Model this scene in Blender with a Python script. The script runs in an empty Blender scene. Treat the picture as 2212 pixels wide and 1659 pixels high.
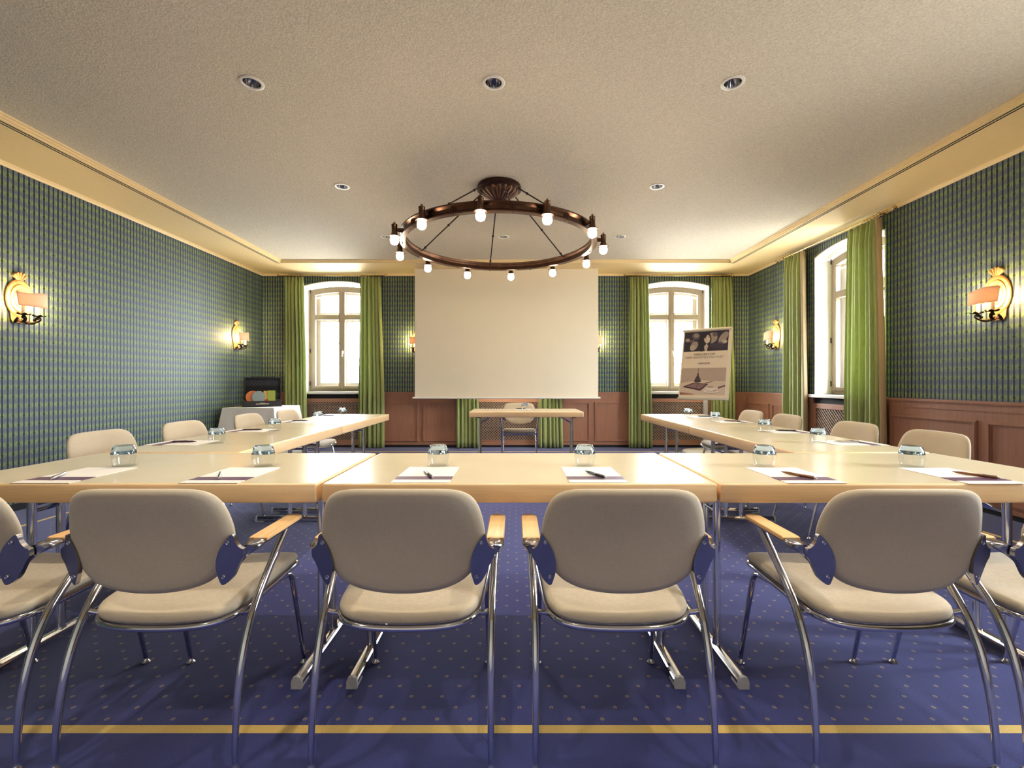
import bpy, bmesh, math, random
from math import sin, cos, pi, sqrt, radians
from mathutils import Vector, Matrix

random.seed(7)
scene = bpy.context.scene
C = scene.collection

# ------------------------------------------------------------------ helpers
def lin(c):
    return tuple(((v / 255.0) / 12.92 if v / 255.0 <= 0.04045 else ((v / 255.0 + 0.055) / 1.055) ** 2.4) for v in c)


class MB:
    """collects shapes into one bmesh"""
    def __init__(self):
        self.bm = bmesh.new()
        self.mi = 0

    def face(self, vs):
        try:
            f = self.bm.faces.new(vs)
            f.material_index = self.mi
            return f
        except ValueError:
            return None

    def quad(self, *pts):
        return self.face([self.bm.verts.new(p) for p in pts])

    def box(self, x0, x1, y0, y1, z0, z1, bev=0.0, seg=2):
        vs = [self.bm.verts.new(p) for p in
              [(x0, y0, z0), (x1, y0, z0), (x1, y1, z0), (x0, y1, z0), (x0, y0, z1), (x1, y0, z1), (x1, y1, z1), (x0, y1, z1)]]
        fs = [self.face([vs[i] for i in q]) for q in
              [(3, 2, 1, 0), (4, 5, 6, 7), (0, 1, 5, 4), (1, 2, 6, 5), (2, 3, 7, 6), (3, 0, 4, 7)]]
        if bev > 0:
            es = set(e for f in fs for e in f.edges)
            bmesh.ops.bevel(self.bm, geom=list(es), offset=bev, segments=seg, affect='EDGES', profile=0.5, material=-1)
        return self

    def ring(self, pts):
        return [self.bm.verts.new(p) for p in pts]

    def bridge(self, a, b, closed=True):
        n = len(a)
        for i in range(n if closed else n - 1):
            j = (i + 1) % n
            self.face([a[i], a[j], b[j], b[i]])

    def tube(self, pts, r, seg=12, closed=False, cap=True, flat=1.0):
        """sweep a circle along pts; r number or list"""
        P = [Vector(p) for p in pts]
        n = len(P)
        R = r if isinstance(r, (list, tuple)) else [r] * n
        T = []
        for i in range(n):
            if closed:
                t = P[(i + 1) % n] - P[(i - 1) % n]
            else:
                t = P[min(i + 1, n - 1)] - P[max(i - 1, 0)]
            T.append(t.normalized())
        up = Vector((0, 0, 1)) if abs(T[0].z) < 0.9 else Vector((1, 0, 0))
        N = (up - T[0] * up.dot(T[0])).normalized()
        rings = []
        for i in range(n):
            if i > 0:
                N = (N - T[i] * N.dot(T[i]))
                N = N.normalized() if N.length > 1e-6 else T[i].orthogonal().normalized()
            B = T[i].cross(N)
            rings.append(self.ring([P[i] + (N * cos(2 * pi * k / seg) + B * sin(2 * pi * k / seg) * flat) * R[i] for k in range(seg)]))
        for i in range(n - 1):
            self.bridge(rings[i], rings[i + 1])
        if closed:
            self.bridge(rings[-1], rings[0])
        elif cap:
            self.face(list(reversed(rings[0])))
            self.face(rings[-1])
        return self

    def cyl(self, p, q, r, seg=16):
        return self.tube([p, q], r, seg)

    def lathe(self, prof, center=(0, 0, 0), seg=24, axis='Z', sx=1.0, sy=1.0, cap0=True, cap1=True):
        """prof: list of (radius, height)"""
        c = Vector(center)
        rings = []
        for (r, h) in prof:
            if r < 1e-6:
                r = 1e-5
            ps = []
            for k in range(seg):
                a = 2 * pi * k / seg
                if axis == 'Z':
                    ps.append(c + Vector((cos(a) * r * sx, sin(a) * r * sy, h)))
                elif axis == 'Y':
                    ps.append(c + Vector((cos(a) * r * sx, h, sin(a) * r * sy)))
                else:
                    ps.append(c + Vector((h, cos(a) * r * sx, sin(a) * r * sy)))
            rings.append(self.ring(ps))
        for a, b in zip(rings[:-1], rings[1:]):
            self.bridge(a, b)
        if cap0:
            self.face(list(reversed(rings[0])))
        if cap1:
            self.face(rings[-1])
        return self

    def loft(self, secs, seg=16, cap=True):
        """secs: list of (center, u half axis, v half axis)"""
        rings = []
        for (c, u, v) in secs:
            c, u, v = Vector(c), Vector(u), Vector(v)
            rings.append(self.ring([c + u * cos(2 * pi * k / seg) + v * sin(2 * pi * k / seg) for k in range(seg)]))
        for a, b in zip(rings[:-1], rings[1:]):
            self.bridge(a, b)
        if cap:
            self.face(list(reversed(rings[0])))
            self.face(rings[-1])
        return self

    def prism(self, poly, fn0, fn1):
        """poly list of 2D points; fn0/fn1 map them to 3D"""
        a = self.ring([fn0(p) for p in poly])
        b = self.ring([fn1(p) for p in poly])
        self.bridge(a, b)
        self.face(list(reversed(a)))
        self.face(b)
        return self

    def ringsolid(self, outer, inner, y0, y1):
        """solid frame between two (x,z) outlines of equal count, from y0 to y1; open outlines are closed"""
        o0 = self.ring([(x, y0, z) for x, z in outer]); i0 = self.ring([(x, y0, z) for x, z in inner])
        o1 = self.ring([(x, y1, z) for x, z in outer]); i1 = self.ring([(x, y1, z) for x, z in inner])
        self.bridge(o0, i0); self.bridge(i0, i1); self.bridge(i1, o1); self.bridge(o1, o0)
        return self

    def sphere(self, c, r, seg=16, rings=8, sz=1.0):
        prof = [(r * sin(pi * k / rings), -r * cos(pi * k / rings) * sz) for k in range(rings + 1)]
        return self.lathe(prof, c, seg, cap0=False, cap1=False)


def obj(name, mb, mats, parent=None, smooth=35, loc=None, merge=True):
    bm = mb.bm
    if merge:
        bmesh.ops.remove_doubles(bm, verts=bm.verts, dist=2e-5)
    bmesh.ops.recalc_face_normals(bm, faces=bm.faces)
    me = bpy.data.meshes.new(name)
    bm.to_mesh(me)
    bm.free()
    for m in (mats if isinstance(mats, (list, tuple)) else [mats]):
        me.materials.append(m)
    if smooth:
        for p in me.polygons:
            p.use_smooth = True
        me.set_sharp_from_angle(angle=radians(smooth))
    o = bpy.data.objects.new(name, me)
    C.objects.link(o)
    if parent is not None:
        o.parent = parent
    if loc is not None:
        o.location = loc
    return o


def tag(o, label, cat, group=None, kind=None):
    o['label'] = label
    o['category'] = cat
    if group:
        o['group'] = group
    if kind:
        o['kind'] = kind
    return o


def thing(name, label, cat, loc=(0, 0, 0), rotz=0.0, group=None):
    o = bpy.data.objects.new(name, None)
    C.objects.link(o)
    o.empty_display_size = 0.1
    o.location = loc
    o.rotation_euler = (0, 0, rotz)
    return tag(o, label, cat, group)


def struct(name, mb, mats, parent=None, smooth=35, label=None):
    o = obj(name, mb, mats, parent, smooth)
    o['kind'] = 'structure'
    if label:
        o['label'] = label
    return o


def structe(name, loc=(0, 0, 0), rotz=0.0, label=None):
    o = bpy.data.objects.new(name, None)
    C.objects.link(o)
    o.location = loc
    o.rotation_euler = (0, 0, rotz)
    o['kind'] = 'structure'
    if label:
        o['label'] = label
    return o


def dup(root, loc, rotz=None, label=None):
    def rec(o, par):
        c = o.copy()
        C.objects.link(c)
        if par is not None:
            c.parent = par
        for ch in o.children:
            rec(ch, c)
        return c
    r = rec(root, None)
    r.location = loc
    if rotz is not None:
        r.rotation_euler = (root.rotation_euler[0], root.rotation_euler[1], rotz)
    if label:
        r['label'] = label
    return r


def catmull(pts, n=6, closed=False):
    P = [Vector(p) for p in pts]
    m = len(P)
    out = []
    rng = range(m) if closed else range(m - 1)
    for i in rng:
        if closed:
            p0, p1, p2, p3 = P[i - 1], P[i], P[(i + 1) % m], P[(i + 2) % m]
        else:
            p0, p1, p2, p3 = P[max(i - 1, 0)], P[i], P[i + 1], P[min(i + 2, m - 1)]
        for k in range(n):
            t = k / n
            out.append(0.5 * ((2 * p1) + (-p0 + p2) * t + (2 * p0 - 5 * p1 + 4 * p2 - p3) * t * t + (-p0 + 3 * p1 - 3 * p2 + p3) * t ** 3))
    if not closed:
        out.append(P[-1])
    return out


def light(name, typ, loc, energy, color, size=0.03, parent=None, **kw):
    L = bpy.data.lights.new(name, typ)
    L.energy = energy
    L.color = color
    if typ in ('POINT', 'SPOT'):
        L.shadow_soft_size = size
    for k, v in kw.items():
        setattr(L, k, v)
    o = bpy.data.objects.new(name, L)
    C.objects.link(o)
    o.location = loc
    if parent is not None:
        o.parent = parent
    return o


# ------------------------------------------------------------------ materials
class NT:
    def __init__(self, name):
        self.m = bpy.data.materials.new(name)
        self.m.use_nodes = True
        self.t = self.m.node_tree
        self.b = self.t.nodes['Principled BSDF']
        self.out = self.t.nodes['Material Output']

    def n(self, typ, **kw):
        x = self.t.nodes.new(typ)
        for k, v in kw.items():
            setattr(x, k, v)
        return x

    def l(self, a, b):
        self.t.links.new(a, b)

    def math(self, op, a, b=None, c=None):
        x = self.n('ShaderNodeMath', operation=op)
        for i, v in enumerate((a, b, c)):
            if v is None:
                continue
            if isinstance(v, (int, float)):
                x.inputs[i].default_value = v
            else:
                self.l(v, x.inputs[i])
        return x.outputs[0]

    def mix(self, f, a, b):
        x = self.n('ShaderNodeMix', data_type='RGBA')
        for i, v in ((0, f), (6, a), (7, b)):
            if isinstance(v, (int, float)):
                x.inputs[i].default_value = v
            elif isinstance(v, tuple):
                x.inputs[i].default_value = (*v, 1.0) if len(v) == 3 else v
            else:
                self.l(v, x.inputs[i])
        return x.outputs[2]

    def coord(self, which='Object'):
        return self.n('ShaderNodeTexCoord').outputs[which]

    def map(self, vec, scale=(1, 1, 1), rot=(0, 0, 0)):
        x = self.n('ShaderNodeMapping')
        x.inputs['Scale'].default_value = scale
        x.inputs['Rotation'].default_value = rot
        self.l(vec, x.inputs['Vector'])
        return x.outputs[0]

    def noise(self, vec, scale, detail=3, rough=0.5, dist=0.0):
        x = self.n('ShaderNodeTexNoise')
        x.inputs['Scale'].default_value = scale
        x.inputs['Detail'].default_value = detail
        x.inputs['Roughness'].default_value = rough
        x.inputs['Distortion'].default_value = dist
        self.l(vec, x.inputs['Vector'])
        return x.outputs['Fac']

    def ramp(self, f, stops):
        x = self.n('ShaderNodeValToRGB')
        e = x.color_ramp.elements
        while len(e) < len(stops):
            e.new(0.5)
        for i, (p, c) in enumerate(stops):
            e[i].position = p
            e[i].color = (*c, 1.0)
        self.l(f, x.inputs[0])
        return x.outputs[0]

    def bump(self, h, strength=0.3, dist=0.002):
        x = self.n('ShaderNodeBump')
        x.inputs['Strength'].default_value = strength
        x.inputs['Distance'].default_value = dist
        self.l(h, x.inputs['Height'])
        self.l(x.outputs[0], self.b.inputs['Normal'])

    def color(self, v):
        if isinstance(v, tuple):
            self.b.inputs['Base Color'].default_value = (*v, 1.0)
        else:
            self.l(v, self.b.inputs['Base Color'])

    def set(self, **kw):
        for k, v in kw.items():
            self.b.inputs[k.replace('_', ' ')].default_value = v
        return self


def plain(name, rgb, rough=0.5, metal=0.0, var=0.06, scale=30.0, bump=0.0, spec=0.5):
    t = NT(name)
    c = lin(rgb)
    f = t.noise(t.coord(), scale, 3)
    lo = tuple(v * (1 - var) for v in c)
    hi = tuple(min(1, v * (1 + var)) for v in c)
    t.color(t.ramp(f, [(0.3, lo), (0.7, hi)]))
    t.set(Roughness=rough, Metallic=metal, Specular_IOR_Level=spec)
    if bump:
        t.bump(f, bump, 0.001)
    return t.m


def wood(name, rgb, dark, axis=0, rough=0.35, scale=6.0, spec=0.5):
    t = NT(name)
    s = [28, 28, 28]
    s[axis] = 1.6
    v = t.map(t.coord(), tuple(s))
    f = t.noise(v, scale * 0.25, 5, 0.6, 0.6)
    t.color(t.ramp(f, [(0.25, lin(dark)), (0.55, lin(rgb)), (0.8, tuple(min(1, x * 1.08) for x in lin(rgb)))]))
    t.set(Roughness=rough, Specular_IOR_Level=spec)
    t.bump(f, 0.08, 0.001)
    return t.m


def fabric(name, rgb, weave=900.0, var=0.10, rough=0.9, bump=0.25, sheen=0.2, streak=True):
    t = NT(name)
    co = t.coord()
    a = t.noise(t.map(co, (weave, weave * 0.06, weave * 0.06)), 1.0, 2)
    b = t.noise(t.map(co, (weave * 0.06, weave * 0.06, weave)), 1.0, 2)
    big = t.noise(co, 9.0, 3)
    f = t.math('ADD', t.math('MULTIPLY', t.math('ADD', a, b), 0.4), t.math('MULTIPLY', big, 0.2))
    c = lin(rgb)
    t.color(t.ramp(f, [(0.3, tuple(v * (1 - var * 1.6) for v in c)), (0.7, tuple(min(1, v * (1 + var)) for v in c))]))
    t.set(Roughness=rough, Specular_IOR_Level=0.2)
    t.b.inputs['Sheen Weight'].default_value = sheen
    t.bump(f, bump, 0.0012)
    return t.m


def emitter(name, rgb, strength):
    t = NT(name)
    t.color((0.9, 0.9, 0.9))
    t.b.inputs['Emission Color'].default_value = (*rgb, 1)
    t.b.inputs['Emission Strength'].default_value = strength
    return t.m


def wallpaper(name, axis):
    t = NT(name)
    sep = t.n('ShaderNodeSeparateXYZ')
    co = t.coord()
    t.l(co, sep.inputs[0])
    u, v = sep.outputs[axis], sep.outputs[2]
    P, K = 0.0425, 0.163
    q = t.math('DIVIDE', u, P)
    fl = t.math('FLOOR', q)
    du = t.math('ABSOLUTE', t.math('SUBTRACT', t.math('SUBTRACT', q, fl), 0.5))      # 0 at stripe centre .. 0.5 between
    par = t.math('ABSOLUTE', t.math('MODULO', fl, 2.0))
    kv = t.math('ADD', t.math('DIVIDE', v, K), t.math('MULTIPLY', par, 0.5))
    dv = t.math('ABSOLUTE', t.math('SUBTRACT', t.math('FRACT', kv), 0.5))
    # knots widen the stripe
    kn = t.math('MULTIPLY', t.math('MAXIMUM', t.math('SUBTRACT', 1.0, t.math('DIVIDE', dv, 0.06)), 0.0), 0.10)
    edge = t.math('ADD', 0.168, kn)
    stripe = t.math('LESS_THAN', du, edge)
    mid = t.math('MULTIPLY', t.math('MAXIMUM', t.math('SUBTRACT', 1.0, t.math('DIVIDE', t.math('ABSOLUTE', t.math('SUBTRACT', du, 0.29)), 0.17)), 0.0), 1.0)
    knot = t.math('MULTIPLY', t.math('LESS_THAN', dv, 0.045), stripe)
    # yellow-green brushed bands between stripes
    br = t.noise(t.map(co, (230, 230, 26)), 1.0, 3, 0.6)
    band = t.math('SINE', t.math('MULTIPLY', t.math('ADD', v, t.math('MULTIPLY', br, 0.03)), 2 * pi / 0.0815))
    bf = t.math('MULTIPLY', t.math('ADD', t.math('MULTIPLY', band, 0.27), t.math('ADD', t.math('MULTIPLY', br, 1.9), -0.40)), t.math('ADD', t.math('MULTIPLY', mid, 0.45), 0.72))
    ground = t.ramp(bf, [(0.22, lin((88, 100, 114))), (0.55, lin((104, 118, 106))), (0.95, lin((136, 160, 80)))])
    st = t.mix(knot, lin((17, 27, 56)), lin((10, 22, 26)))
    t.color(t.mix(stripe, ground, st))
    t.set(Roughness=0.62, Specular_IOR_Level=0.35)
    return t.m


def carpet():
    t = NT('carpet_navy')
    co = t.coord()
    sep = t.n('ShaderNodeSeparateXYZ')
    t.l(co, sep.inputs[0])
    x, y = sep.outputs[0], sep.outputs[1]
    S = 0.108

    def lattice(off):
        dx = t.math('ABSOLUTE', t.math('SUBTRACT', t.math('FRACT', t.math('ADD', t.math('DIVIDE', x, S), off + 0.31)), 0.5))
        dy = t.math('ABSOLUTE', t.math('SUBTRACT', t.math('FRACT', t.math('ADD', t.math('DIVIDE', y, S), off + 0.22)), 0.5))
        dia = t.math('LESS_THAN', t.math('ADD', t.math('MULTIPLY', dx, 1.0), t.math('MULTIPLY', dy, 1.0)), 0.082)
        gap = t.math('GREATER_THAN', t.math('MINIMUM', dx, dy), 0.010)
        return t.math('MULTIPLY', dia, gap)
    dots = t.math('MAXIMUM', lattice(0.0), lattice(0.5))
    ins = t.math('MULTIPLY', t.math('MULTIPLY', t.math('GREATER_THAN', x, -3.70), t.math('LESS_THAN', x, 3.40)),
                 t.math('MULTIPLY', t.math('GREATER_THAN', y, 1.475), t.math('LESS_THAN', y, 7.18)))

    def line(c, p, a, amin, amax):
        return t.math('MULTIPLY', t.math('LESS_THAN', t.math('ABSOLUTE', t.math('SUBTRACT', c, p)), 0.017),
                      t.math('MULTIPLY', t.math('GREATER_THAN', a, amin), t.math('LESS_THAN', a, amax)))
    ln = t.math('MAXIMUM', t.math('MAXIMUM', line(x, -3.773, y, 1.43, 7.27), line(x, 3.47, y, 1.43, 7.27)),
                t.math('MAXIMUM', line(y, 1.445, x, -3.79, 3.487), line(y, 7.25, x, -3.79, 3.487)))
    fine = t.noise(co, 420.0, 2, 0.7)
    big = t.noise(co, 3.0, 3)
    base = t.ramp(t.math('ADD', t.math('MULTIPLY', fine, 0.75), t.math('MULTIPLY', big, 0.25)),
                  [(0.3, lin((28, 36, 92))), (0.7, lin((54, 60, 132)))])
    gold = t.ramp(fine, [(0.3, lin((186, 150, 78))), (0.7, lin((236, 204, 116)))])
    gd = t.ramp(fine, [(0.3, lin((140, 118, 92))), (0.7, lin((186, 160, 120)))])
    c = t.mix(t.math('MULTIPLY', dots, ins), base, gd)
    t.color(t.mix(ln, c, gold))
    t.set(Roughness=0.95, Specular_IOR_Level=0.15)
    t.b.inputs['Sheen Weight'].default_value = 0.25
    t.b.inputs['Sheen Roughness'].default_value = 0.5
    t.bump(fine, 0.5, 0.004)
    return t.m


def ceiling_mat():
    t = NT('ceiling_roughcast')
    co = t.coord()
    f = t.noise(co, 92.0, 2, 0.5, 0.4)
    t.color(t.ramp(f, [(0.3, lin((205, 194, 172))), (0.7, lin((226, 216, 196)))]))
    t.set(Roughness=0.9, Specular_IOR_Level=0.1)
    t.bump(f, 0.55, 0.006)
    return t.m


def glass_pane():
    t = NT('window_glass')
    tr = t.n('ShaderNodeBsdfTransparent')
    gl = t.n('ShaderNodeBsdfGlossy')
    gl.inputs['Roughness'].default_value = 0.02
    lw = t.n('ShaderNodeFresnel')
    lw.inputs[0].default_value = 1.45
    mx = t.n('ShaderNodeMixShader')
    t.l(t.math('MULTIPLY', lw.outputs[0], 0.6), mx.inputs[0])
    t.l(tr.outputs[0], mx.inputs[1])
    t.l(gl.outputs[0], mx.inputs[2])
    t.l(mx.outputs[0], t.out.inputs['Surface'])
    return t.m


def tumbler_glass():
    t = NT('tumbler_glass')
    t.color((0.52, 0.70, 0.96))
    t.set(Roughness=0.0, IOR=1.48)
    t.b.inputs['Transmission Weight'].default_value = 1.0
    return t.m


def thin_glass():
    t = NT('thin_tumbler_wall')
    tr = t.n('ShaderNodeBsdfTransparent')
    tr.inputs[0].default_value = (0.95, 0.965, 0.97, 1)
    gl = t.n('ShaderNodeBsdfGlossy')
    gl.inputs['Roughness'].default_value = 0.015
    lw = t.n('ShaderNodeLayerWeight')
    lw.inputs[0].default_value = 0.35
    mx = t.n('ShaderNodeMixShader')
    t.l(t.math('ADD', t.math('MULTIPLY', t.math('POWER', lw.outputs['Facing'], 2.5), 0.75), 0.06), mx.inputs[0])
    t.l(tr.outputs[0], mx.inputs[1])
    t.l(gl.outputs[0], mx.inputs[2])
    t.l(mx.outputs[0], t.out.inputs['Surface'])
    return t.m


def curtain_mat():
    t = NT('curtain_green_silk')
    co = t.coord()
    f = t.noise(t.map(co, (300, 300, 12)), 1.0, 3)
    c = t.ramp(f, [(0.3, lin((150, 163, 96))), (0.7, lin((182, 192, 124)))])
    t.color(c)
    t.set(Roughness=0.55, Specular_IOR_Level=0.4)
    t.b.inputs['Sheen Weight'].default_value = 0.3
    tl = t.n('ShaderNodeBsdfTranslucent')
    t.l(c, tl.inputs[0])
    mx = t.n('ShaderNodeMixShader')
    mx.inputs[0].default_value = 0.24
    t.l(t.b.outputs[0], mx.inputs[1])
    t.l(tl.outputs[0], mx.inputs[2])
    t.l(mx.outputs[0], t.out.inputs['Surface'])
    return t.m


def shade_mat():
    t = NT('lampshade_fabric')
    c = lin((244, 214, 190))
    t.color(c)
    t.set(Roughness=0.8, Specular_IOR_Level=0.1)
    tl = t.n('ShaderNodeBsdfTranslucent')
    tl.inputs[0].default_value = (*lin((255, 226, 190)), 1)
    mx = t.n('ShaderNodeMixShader')
    mx.inputs[0].default_value = 0.22
    t.l(t.b.outputs[0], mx.inputs[1])
    t.l(tl.outputs[0], mx.inputs[2])
    t.l(mx.outputs[0], t.out.inputs['Surface'])
    return t.m


def paper_mat():
    """white A4 sheet, purple band 4 to 10 cm from its near edge (object y from -0.15)"""
    t = NT('flyer_paper')
    sep = t.n('ShaderNodeSeparateXYZ')
    t.l(t.coord(), sep.inputs[0])
    y = sep.outputs[1]
    band = t.math('MULTIPLY', t.math('GREATER_THAN', y, -0.105), t.math('LESS_THAN', y, -0.045))
    hair = t.math('LESS_THAN', t.math('ABSOLUTE', t.math('ADD', y, 0.122)), 0.0025)
    c = t.mix(band, lin((240, 234, 226)), lin((92, 62, 92)))
    t.color(t.mix(t.math('MULTIPLY', hair, 0.5), c, lin((150, 120, 140))))
    t.set(Roughness=0.4)
    return t.m


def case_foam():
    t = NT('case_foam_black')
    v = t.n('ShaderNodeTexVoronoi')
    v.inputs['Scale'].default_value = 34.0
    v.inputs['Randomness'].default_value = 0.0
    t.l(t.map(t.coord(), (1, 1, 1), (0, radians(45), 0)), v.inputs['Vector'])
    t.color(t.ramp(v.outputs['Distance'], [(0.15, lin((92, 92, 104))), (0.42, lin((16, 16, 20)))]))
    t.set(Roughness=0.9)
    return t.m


def edge_wood_scuffed():
    t = NT('beech_edge')
    co = t.coord()
    f = t.noise(t.map(co, (2.5, 40, 60)), 1.5, 4, 0.6, 0.4)
    c = t.ramp(f, [(0.2, lin((222, 184, 136))), (0.55, lin((236, 202, 154))), (0.85, lin((241, 209, 164)))])
    s = t.noise(co, 55.0, 4, 0.7)
    sp = t.math('GREATER_THAN', s, 0.735)
    t.color(t.mix(t.math('MULTIPLY', sp, 0.55), c, lin((120, 80, 48))))
    t.set(Roughness=0.35)
    return t.m


M = {}
M['wp_x'] = wallpaper('wallpaper_along_back', 0)
M['wp_y'] = wallpaper('wallpaper_along_sides', 1)
M['carpet'] = carpet()
M['ceil'] = ceiling_mat()
M['soffit'] = plain('soffit_paint', (242, 216, 164), 0.6, var=0.02)
M['plaster'] = plain('white_plaster', (236, 232, 222), 0.8, var=0.02)
M['black'] = plain('black_gap', (10, 10, 12), 0.8)
M['panel'] = wood('panel_wood', (160, 114, 90), (146, 101, 78), 2, 0.4)
M['panel_h'] = wood('panel_rail_wood', (164, 118, 92), (148, 104, 80), 0, 0.38)
M['lattice'] = wood('lattice_wood', (152, 128, 110), (120, 98, 82), 0, 0.5)
M['base'] = plain('baseboard_black', (16, 16, 22), 0.5)
M['frame'] = plain('window_frame_paint', (172, 158, 138), 0.45, var=0.02)
M['frame_w'] = plain('window_outer_frame_white', (238, 232, 220), 0.45, var=0.02)
M['pane'] = glass_pane()
M['brass'] = plain('brass', (200, 168, 110), 0.25, 1.0, var=0.03)
M['curtain'] = curtain_mat()
M['lining'] = fabric('curtain_lining', (176, 156, 124), 500, 0.05)
M['fab'] = fabric('chair_fabric', (194, 180, 156), 1000)
M['chrome'] = plain('chrome', (214, 214, 218), 0.09, 1.0, var=0.02)
M['alu'] = plain('polished_aluminium', (158, 158, 166), 0.2, 1.0, var=0.04)
M['beech'] = wood('beech_arm_pad', (226, 184, 128), (206, 156, 100), 1, 0.35)
M['edge'] = edge_wood_scuffed()
M['top'] = plain('table_laminate', (212, 198, 168), 0.2, var=0.02, scale=6, spec=0.65)
M['cap'] = plain('grey_plastic_cap', (190, 188, 186), 0.5)
M['dark'] = plain('dark_plastic', (24, 24, 28), 0.45)
M['glass'] = tumbler_glass()
M['thin_glass'] = thin_glass()
M['paper'] = paper_mat()
M['silver'] = plain('pen_silver', (206, 200, 196), 0.25, 0.9)
M['pen_dark'] = plain('pen_gunmetal', (62, 64, 74), 0.3, 0.7)
M['pen_bronze'] = plain('pen_bronze', (128, 88, 60), 0.3, 0.7)
M['pen_purple'] = plain('pen_plum', (70, 40, 58), 0.35, 0.3)
M['copper'] = plain('antique_copper', (86, 60, 46), 0.34, 0.85, var=0.25, scale=12)
M['copper_d'] = plain('antique_copper_dark', (66, 44, 36), 0.4, 0.85, var=0.25, scale=14)
M['bulb'] = emitter('bulb_glow', (1.0, 0.80, 0.55), 70.0)
M['candle_bulb'] = emitter('candle_bulb_glow', (1.0, 0.75, 0.36), 400.0)
M['gilt'] = plain('gilt_plate', (200, 144, 90), 0.42, 0.35, var=0.08)
M['iron'] = plain('wrought_iron', (44, 32, 28), 0.45, 0.6)
M['candle'] = plain('candle_ivory', (246, 222, 170), 0.6)
M['shade'] = shade_mat()
M['screen'] = plain('screen_fabric', (236, 224, 198), 0.85, var=0.01, scale=3, spec=0.1)
M['white'] = plain('white_metal', (232, 226, 214), 0.4, var=0.02)
M['cloth'] = fabric('tablecloth_linen', (232, 226, 218), 700, 0.04, bump=0.1)
M['foam'] = case_foam()
M['grey'] = plain('flipchart_grey', (196, 190, 176), 0.45, var=0.02)
M['board'] = plain('flipchart_board', (226, 212, 186), 0.5, var=0.02)


def flat(name, rgb, rough=0.6):
    return plain(name, rgb, rough, var=0.015)


# ------------------------------------------------------------------ room dimensions (metres; camera at x=0, y=0, looking along +y)
XL, XR, YB, YF = -4.274, 3.998, 7.75, -2.6
ZC, ZM = 2.945, 2.985            # soffit / raised ceiling field
SXL, SXR, SYB, SYF = -3.60, 3.36, 7.016, -1.9
TH = 0.32
WH = 0.577                       # half width of a window opening
Z_SILL, Z_SPR, Z_APX = 0.934, 2.752, 2.831
WIN_X = [-3.0, -0.12, 2.759]
WIN_Y = [5.46, 1.50]


def arch(hw, zb, zs, za, n=14):
    """(x,z) outline: bottom-left, up, over a segmental arch, down"""
    h = za - zs
    R = (hw * hw + h * h) / (2 * h)
    a = math.asin(hw / R)
    pts = [(-hw, zb)]
    for k in range(n + 1):
        t = -a + 2 * a * k / n
        pts.append((R * sin(t), za - R + R * cos(t)))
    pts.append((hw, zb))
    return pts


# floor
mb = MB()
mb.box(XL - TH, XR + TH, YF - TH, YB + TH, -0.1, 0.0)
struct('floor', mb, M['carpet'], smooth=0, label='navy carpet with small gold diamonds and a gold border line')


def wall_with_openings(mbx, a0, a1, centers, z1, put):
    """wall slab with arched openings; put(a, depth, z) -> 3D point"""
    def slab(p0, p1, q0, q1):
        vs = []
        for d in (0, TH):
            vs += [put(p0, d, q0), put(p1, d, q0), put(p1, d, q1), put(p0, d, q1)]
        v = [mbx.bm.verts.new(p) for p in vs]
        for q in [(0, 1, 2, 3), (7, 6, 5, 4), (0, 4, 5, 1), (1, 5, 6, 2), (2, 6, 7, 3), (3, 7, 4, 0)]:
            mbx.face([v[i] for i in q])
    cur = a0
    for c in sorted(centers):
        slab(cur, c - WH, 0, z1)
        slab(c - WH, c + WH, 0, Z_SILL)
        arc = arch(WH, Z_SILL, Z_SPR, Z_APX)[1:-1]
        poly = [(c + x, z) for x, z in arc] + [(c + WH, z1), (c - WH, z1)]
        mbx.prism(poly, lambda p: put(p[0], 0, p[1]), lambda p: put(p[0], TH, p[1]))
        cur = c + WH
    slab(cur, a1, 0, z1)


mb = MB()
wall_with_openings(mb, XL - TH, XR + TH, WIN_X, 3.1, lambda a, d, z: (a, YB + d, z))
struct('wall_back', mb, M['wp_x'], smooth=0)
mb = MB()
wall_with_openings(mb, YF - TH, YB, WIN_Y, 3.1, lambda a, d, z: (XR + d, a, z))
struct('wall_right', mb, M['wp_y'], smooth=0)
mb = MB()
mb.box(XL - TH, XL, YF - TH, YB, 0, 3.1)
struct('wall_left', mb, M['wp_y'], smooth=0)
mb = MB()
mb.box(XL, XR, YF - TH, YF, 0, 3.1)
struct('wall_front', mb, M['plaster'], smooth=0)  # unseen wall, finish made pale to bounce fill light onto the chair backs

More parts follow.
